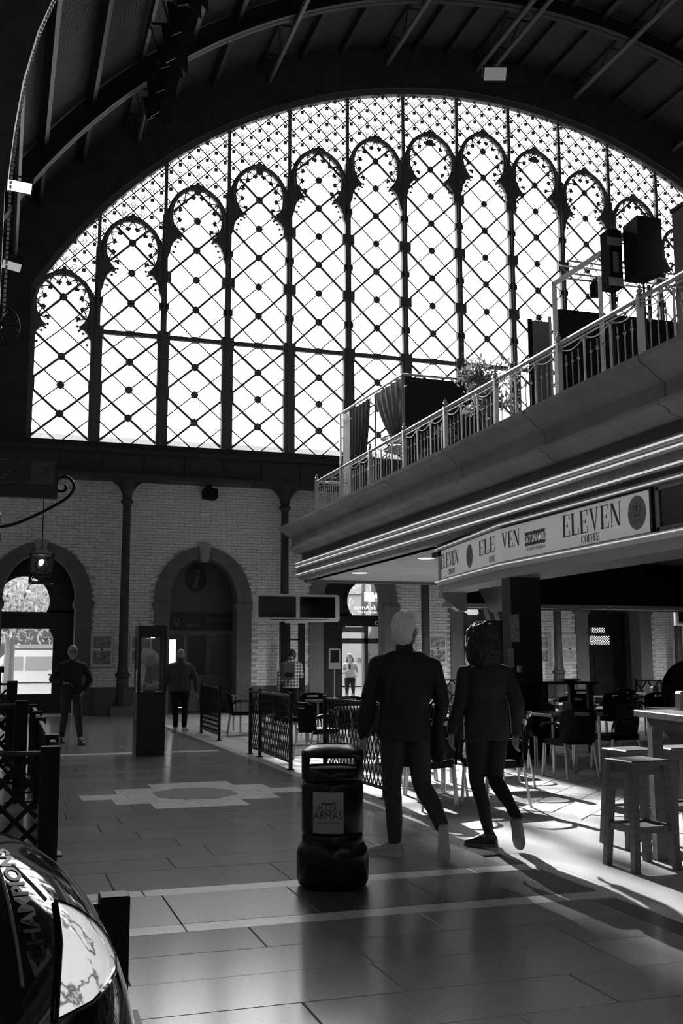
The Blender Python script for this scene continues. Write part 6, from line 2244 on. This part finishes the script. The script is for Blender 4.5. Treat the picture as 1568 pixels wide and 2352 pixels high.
# white-haired man walking away
JM = dict(pelvis=(.0, 0, .94), chest=(.01, .02, 1.27), neck=(.015, .03, 1.475), head=(.03, .05, 1.625),
          shL=(-.205, .03, 1.395), shR=(.225, .0, 1.39), elL=(-.265, .04, 1.10), wrL=(-.28, .11, .86), elR=(.285, -.03, 1.09), wrR=(.26, .03, .875),
          hiL=(-.09, .0, .92), knL=(-.085, .06, .50), anL=(-.06, .07, .09), toL=(-.17, .17, .03),
          hiR=(.09, .0, .92), knR=(.12, -.03, .50), anR=(.165, -.30, .24), toR=(.19, -.24, .09), hdL=(-.05, .15, -1), hdR=(-.15, .2, -1))
SHW = mat('shoe_white', .5, .6)
t_, hp, R, g = person('person', 'white-haired man in a dark jacket and jeans walking away behind the litter bin', (2.86, 7.32, 0), 0, 1.75, JM, bulk=1.12, jacket=mat('jacket_dark', .012, .7), trouser=mat('jeans_dark', .045, .8, bump=(40, .2)),
       shoe=SHW, sole=mat('sole_white', .6, .6), hairm=mat('hair_white', .85, .6, bump=(90, .6)), headturn=-.75, near=True, hem=.83)
gls = MB()
for s_ in (-1, 1):
    gls.tube([hp(s_*.033+.024*math.cos(a), .100, .002+.018*math.sin(a)) for a in [k*PI/5 for k in range(11)]], .0018, 5)
    gls.tube([hp(s_*.057, .100, .008), hp(s_*.078, .0, .006)], .002, 5)
gls.tube([hp(-.010, .101, .006), hp(.010, .101, .006)], .002, 5)
obj('glasses', gls, BLK, t_)
for s_ in (-1, 1):
    obj('jacket_piping', MB().tube([(s_*.075, -.115, 1.455), (s_*.13, -.135, 1.38), (s_*.165, -.125, 1.25), (s_*.175, -.105, 1.12)], .0035, 6), mat('piping', .03, .5), t_)
hb = thing('held_jacket', 'dark folded garment held in the right hand of the white-haired man', 'garment', (3.12, 7.33, .0))
gb = MB()
ellipse_stack(gb, [(0, 0, .66, .03, .07), (.01, 0, .74, .065, .10), (0, 0, .84, .06, .09), (.0, 0, .93, .045, .07), (0, 0, .97, .015, .03)])
gb.xf(Matrix.Identity(4))
remesh(gb, .009, 'cloth', mat('jacket_dark', .012, .7), hb, .012, 14, 1)
obj('strap', MB().tube([(0, 0, .95), (.02, .02, 1.02), (-.01, .0, .96)], .006, 6), BLK, hb)
# woman walking away
JW = dict(pelvis=(.0, 0, .97), chest=(-.01, .02, 1.28), neck=(-.01, .03, 1.46), head=(-.02, .05, 1.62),
          shL=(-.18, .02, 1.40), shR=(.175, .0, 1.40), elL=(-.235, .01, 1.13), wrL=(-.265, .10, .90), elR=(.255, -.04, 1.12), wrR=(.27, .02, .88),
          hiL=(-.09, .0, .93), knL=(-.06, .08, .51), anL=(.02, .03, .09), toL=(-.10, .13, .03),
          hiR=(.085, .0, .93), knR=(.07, .02, .52), anR=(.10, -.30, .26), toR=(.16, -.24, .10), hdL=(-.02, .15, -1), hdR=(0, .15, -1))
t_, hp, R, g = person('person', 'woman with a dark curly bob walking away at the right of the white-haired man', (3.60, 7.48, 0), .0, 1.67, JW, bulk=1.06, jacket=mat('jumper_dark', .028, .85, bump=(50, .2)), trouser=mat('leggings', .012, .8),
       shoe=mat('shoe_dark', .03, .35), sole=mat('sole_grey', .12, .6), hair='bob', hairm=mat('hair_dark', .018, .55, bump=(70, .8)), headturn=.5, near=True, female=True, hem=.84)
# man coming, left
JL = dict(elL=(-.34, -.06, 1.13), wrL=(-.20, .06, .93), elR=(.33, -.1, 1.14), wrR=(.16, .14, 1.08), hdR=(-1, .3, -.1), hdL=(.5, .3, -1),
          knL=(-.11, .20, .52), anL=(-.13, .34, .12), toL=(-.14, .46, .09), knR=(.1, .0, .5), anR=(.1, -.22, .12), toR=(.11, -.12, .03))
t_, hp, R, g = person('person', 'man in dark pullover and glasses walking towards the camera at the left', (1.24, 19.2, 0), PI+.1, 1.70, JL, bulk=1.05, jacket=mat('pullover_dark', .014, .8), trouser=mat('jeans_grey', .035, .8), shoe=mat('shoe_dark', .03, .35),
       hairm=mat('hair_grey', .3, .7), hem=.88, hair='bald')
gls = MB()
for s_ in (-1, 1):
    gls.tube([hp(s_*.035+.027*math.cos(a), .108, .004+.02*math.sin(a)) for a in [k*PI/5 for k in range(11)]], .0035, 5)
    gls.tube([hp(s_*.062, .105, .010), hp(s_*.082, .0, .008)], .003, 5)
gls.tube([hp(-.010, .11, .008), hp(.010, .11, .008)], .003, 5)
obj('glasses', gls, BLK, t_)
obj('wristwatch', MB().tube([g['wrR']+V((.034*math.cos(a)*.2, .034*math.cos(a), .034*math.sin(a))) for a in [k*PI/5 for k in range(11)]], .006, 5), STEEL, t_)
# stout man walking away by the showcase
person('person', 'stout bald man in grey pullover walking away just right of the showcase', (3.55, 21.6, 0), -.15, 1.66, dict(elL=(-.32, -.02, 1.12), elR=(.33, -.04, 1.1), wrL=(-.33, .06, .88), wrR=(.36, .0, .86), anL=(-.09, .0, .09), anR=(.1, .06, .09)), bulk=1.28, belly=.03,
       jacket=mat('pullover_grey', .055, .85), trouser=BLKM, shoe=SHW, hairm=mat('hair_grey', .3, .7), hem=.86, hair='bald')
# man in checked shirt by the totem
ck = mat('checked_shirt', .2, .7)
nt = ck.node_tree
tcn = nt.nodes.new('ShaderNodeTexCoord')
sx_ = nt.nodes.new('ShaderNodeSeparateXYZ')
nt.links.new(tcn.outputs['Object'], sx_.inputs[0])
outs = []
for i in (0, 2):
    mm = nt.nodes.new('ShaderNodeMath')
    mm.operation = 'SINE'
    m0 = nt.nodes.new('ShaderNodeMath')
    m0.operation = 'MULTIPLY'
    m0.inputs[1].default_value = 85
    nt.links.new(sx_.outputs[i], m0.inputs[0])
    nt.links.new(m0.outputs[0], mm.inputs[0])
    gt = nt.nodes.new('ShaderNodeMath')
    gt.operation = 'GREATER_THAN'
    gt.inputs[1].default_value = .35
    nt.links.new(mm.outputs[0], gt.inputs[0])
    outs.append(gt)
ad = nt.nodes.new('ShaderNodeMath')
ad.operation = 'ADD'
nt.links.new(outs[0].outputs[0], ad.inputs[0])
nt.links.new(outs[1].outputs[0], ad.inputs[1])
mr = nt.nodes.new('ShaderNodeMapRange')
mr.inputs[1].default_value = 0
mr.inputs[2].default_value = 2
mr.inputs[3].default_value = .05
mr.inputs[4].default_value = .6
nt.links.new(ad.outputs[0], mr.inputs[0])
nt.links.new(mr.outputs[0], nt.nodes['Principled BSDF'].inputs['Base Color'])
person('person', 'man in a checked shirt standing with bowed head by the screen posts', (6.35, 23.3, 0), -.1, 1.68, dict(elR=(.26, .06, 1.13), wrR=(.18, .25, 1.15), hdR=(-.3, 1, .2), head=(.04, .09, 1.60)), bulk=1.08, jacket=ck, trouser=BLKM,
       headtilt=-.35, hairm=mat('hair_dark', .018, .55), hem=.84)
sbg = thing('shoulder_bag', 'dark backpack hanging from the left shoulder of the man in checked shirt', 'bag', (6.22, 23.08, 0))
obj('bag', MB().cbox(-.14, .12, -.10, .08, 1.02, 1.38, .03), mat('bag_grey', .05, .8), sbg)
obj('strap', MB().box(-.1, .1, -.11, -.1, 1.06, 1.16), BLKM, sbg)
# two people in the sun outside the right door
person('person', 'young woman with long hair reading a phone in the sunlit street door', (10.86, 32.6, -.02), PI-.3, 1.66, dict(elR=(.24, .05, 1.12), wrR=(.08, .24, 1.18), hdR=(-.2, .4, 1), elL=(-.26, -.02, 1.12), wrL=(-.2, .12, 1.0)), female=True, jacket=mat('top_grey', .3, .7), trouser=BLKM,
       shoe=SHW, hair='long', hairm=mat('hair_brown', .12, .5), headtilt=-.25, hem=.95)
phn = thing('phone', 'mobile phone in the hands of the young woman in the street door', 'phone', (10.76, 32.33, 1.17))
obj('phone_body', MB().box(-.035, .035, -.005, .005, 0, .14), BLK, phn)
obj('phone_screen', MB().box(-.03, .03, .005, .006, .01, .13), SCR, phn)
person('person', 'person in pale clothes beside the young woman, half hidden by the white-haired man', (11.85, 32.9, -.02), 2.4, 1.62, None, female=True, jacket=mat('top_white', .7, .7), trouser=mat('jeans_grey', .035, .8), shoe=SHW, hair='short', hairm=mat('hair_blonde', .5, .5), hem=.9)
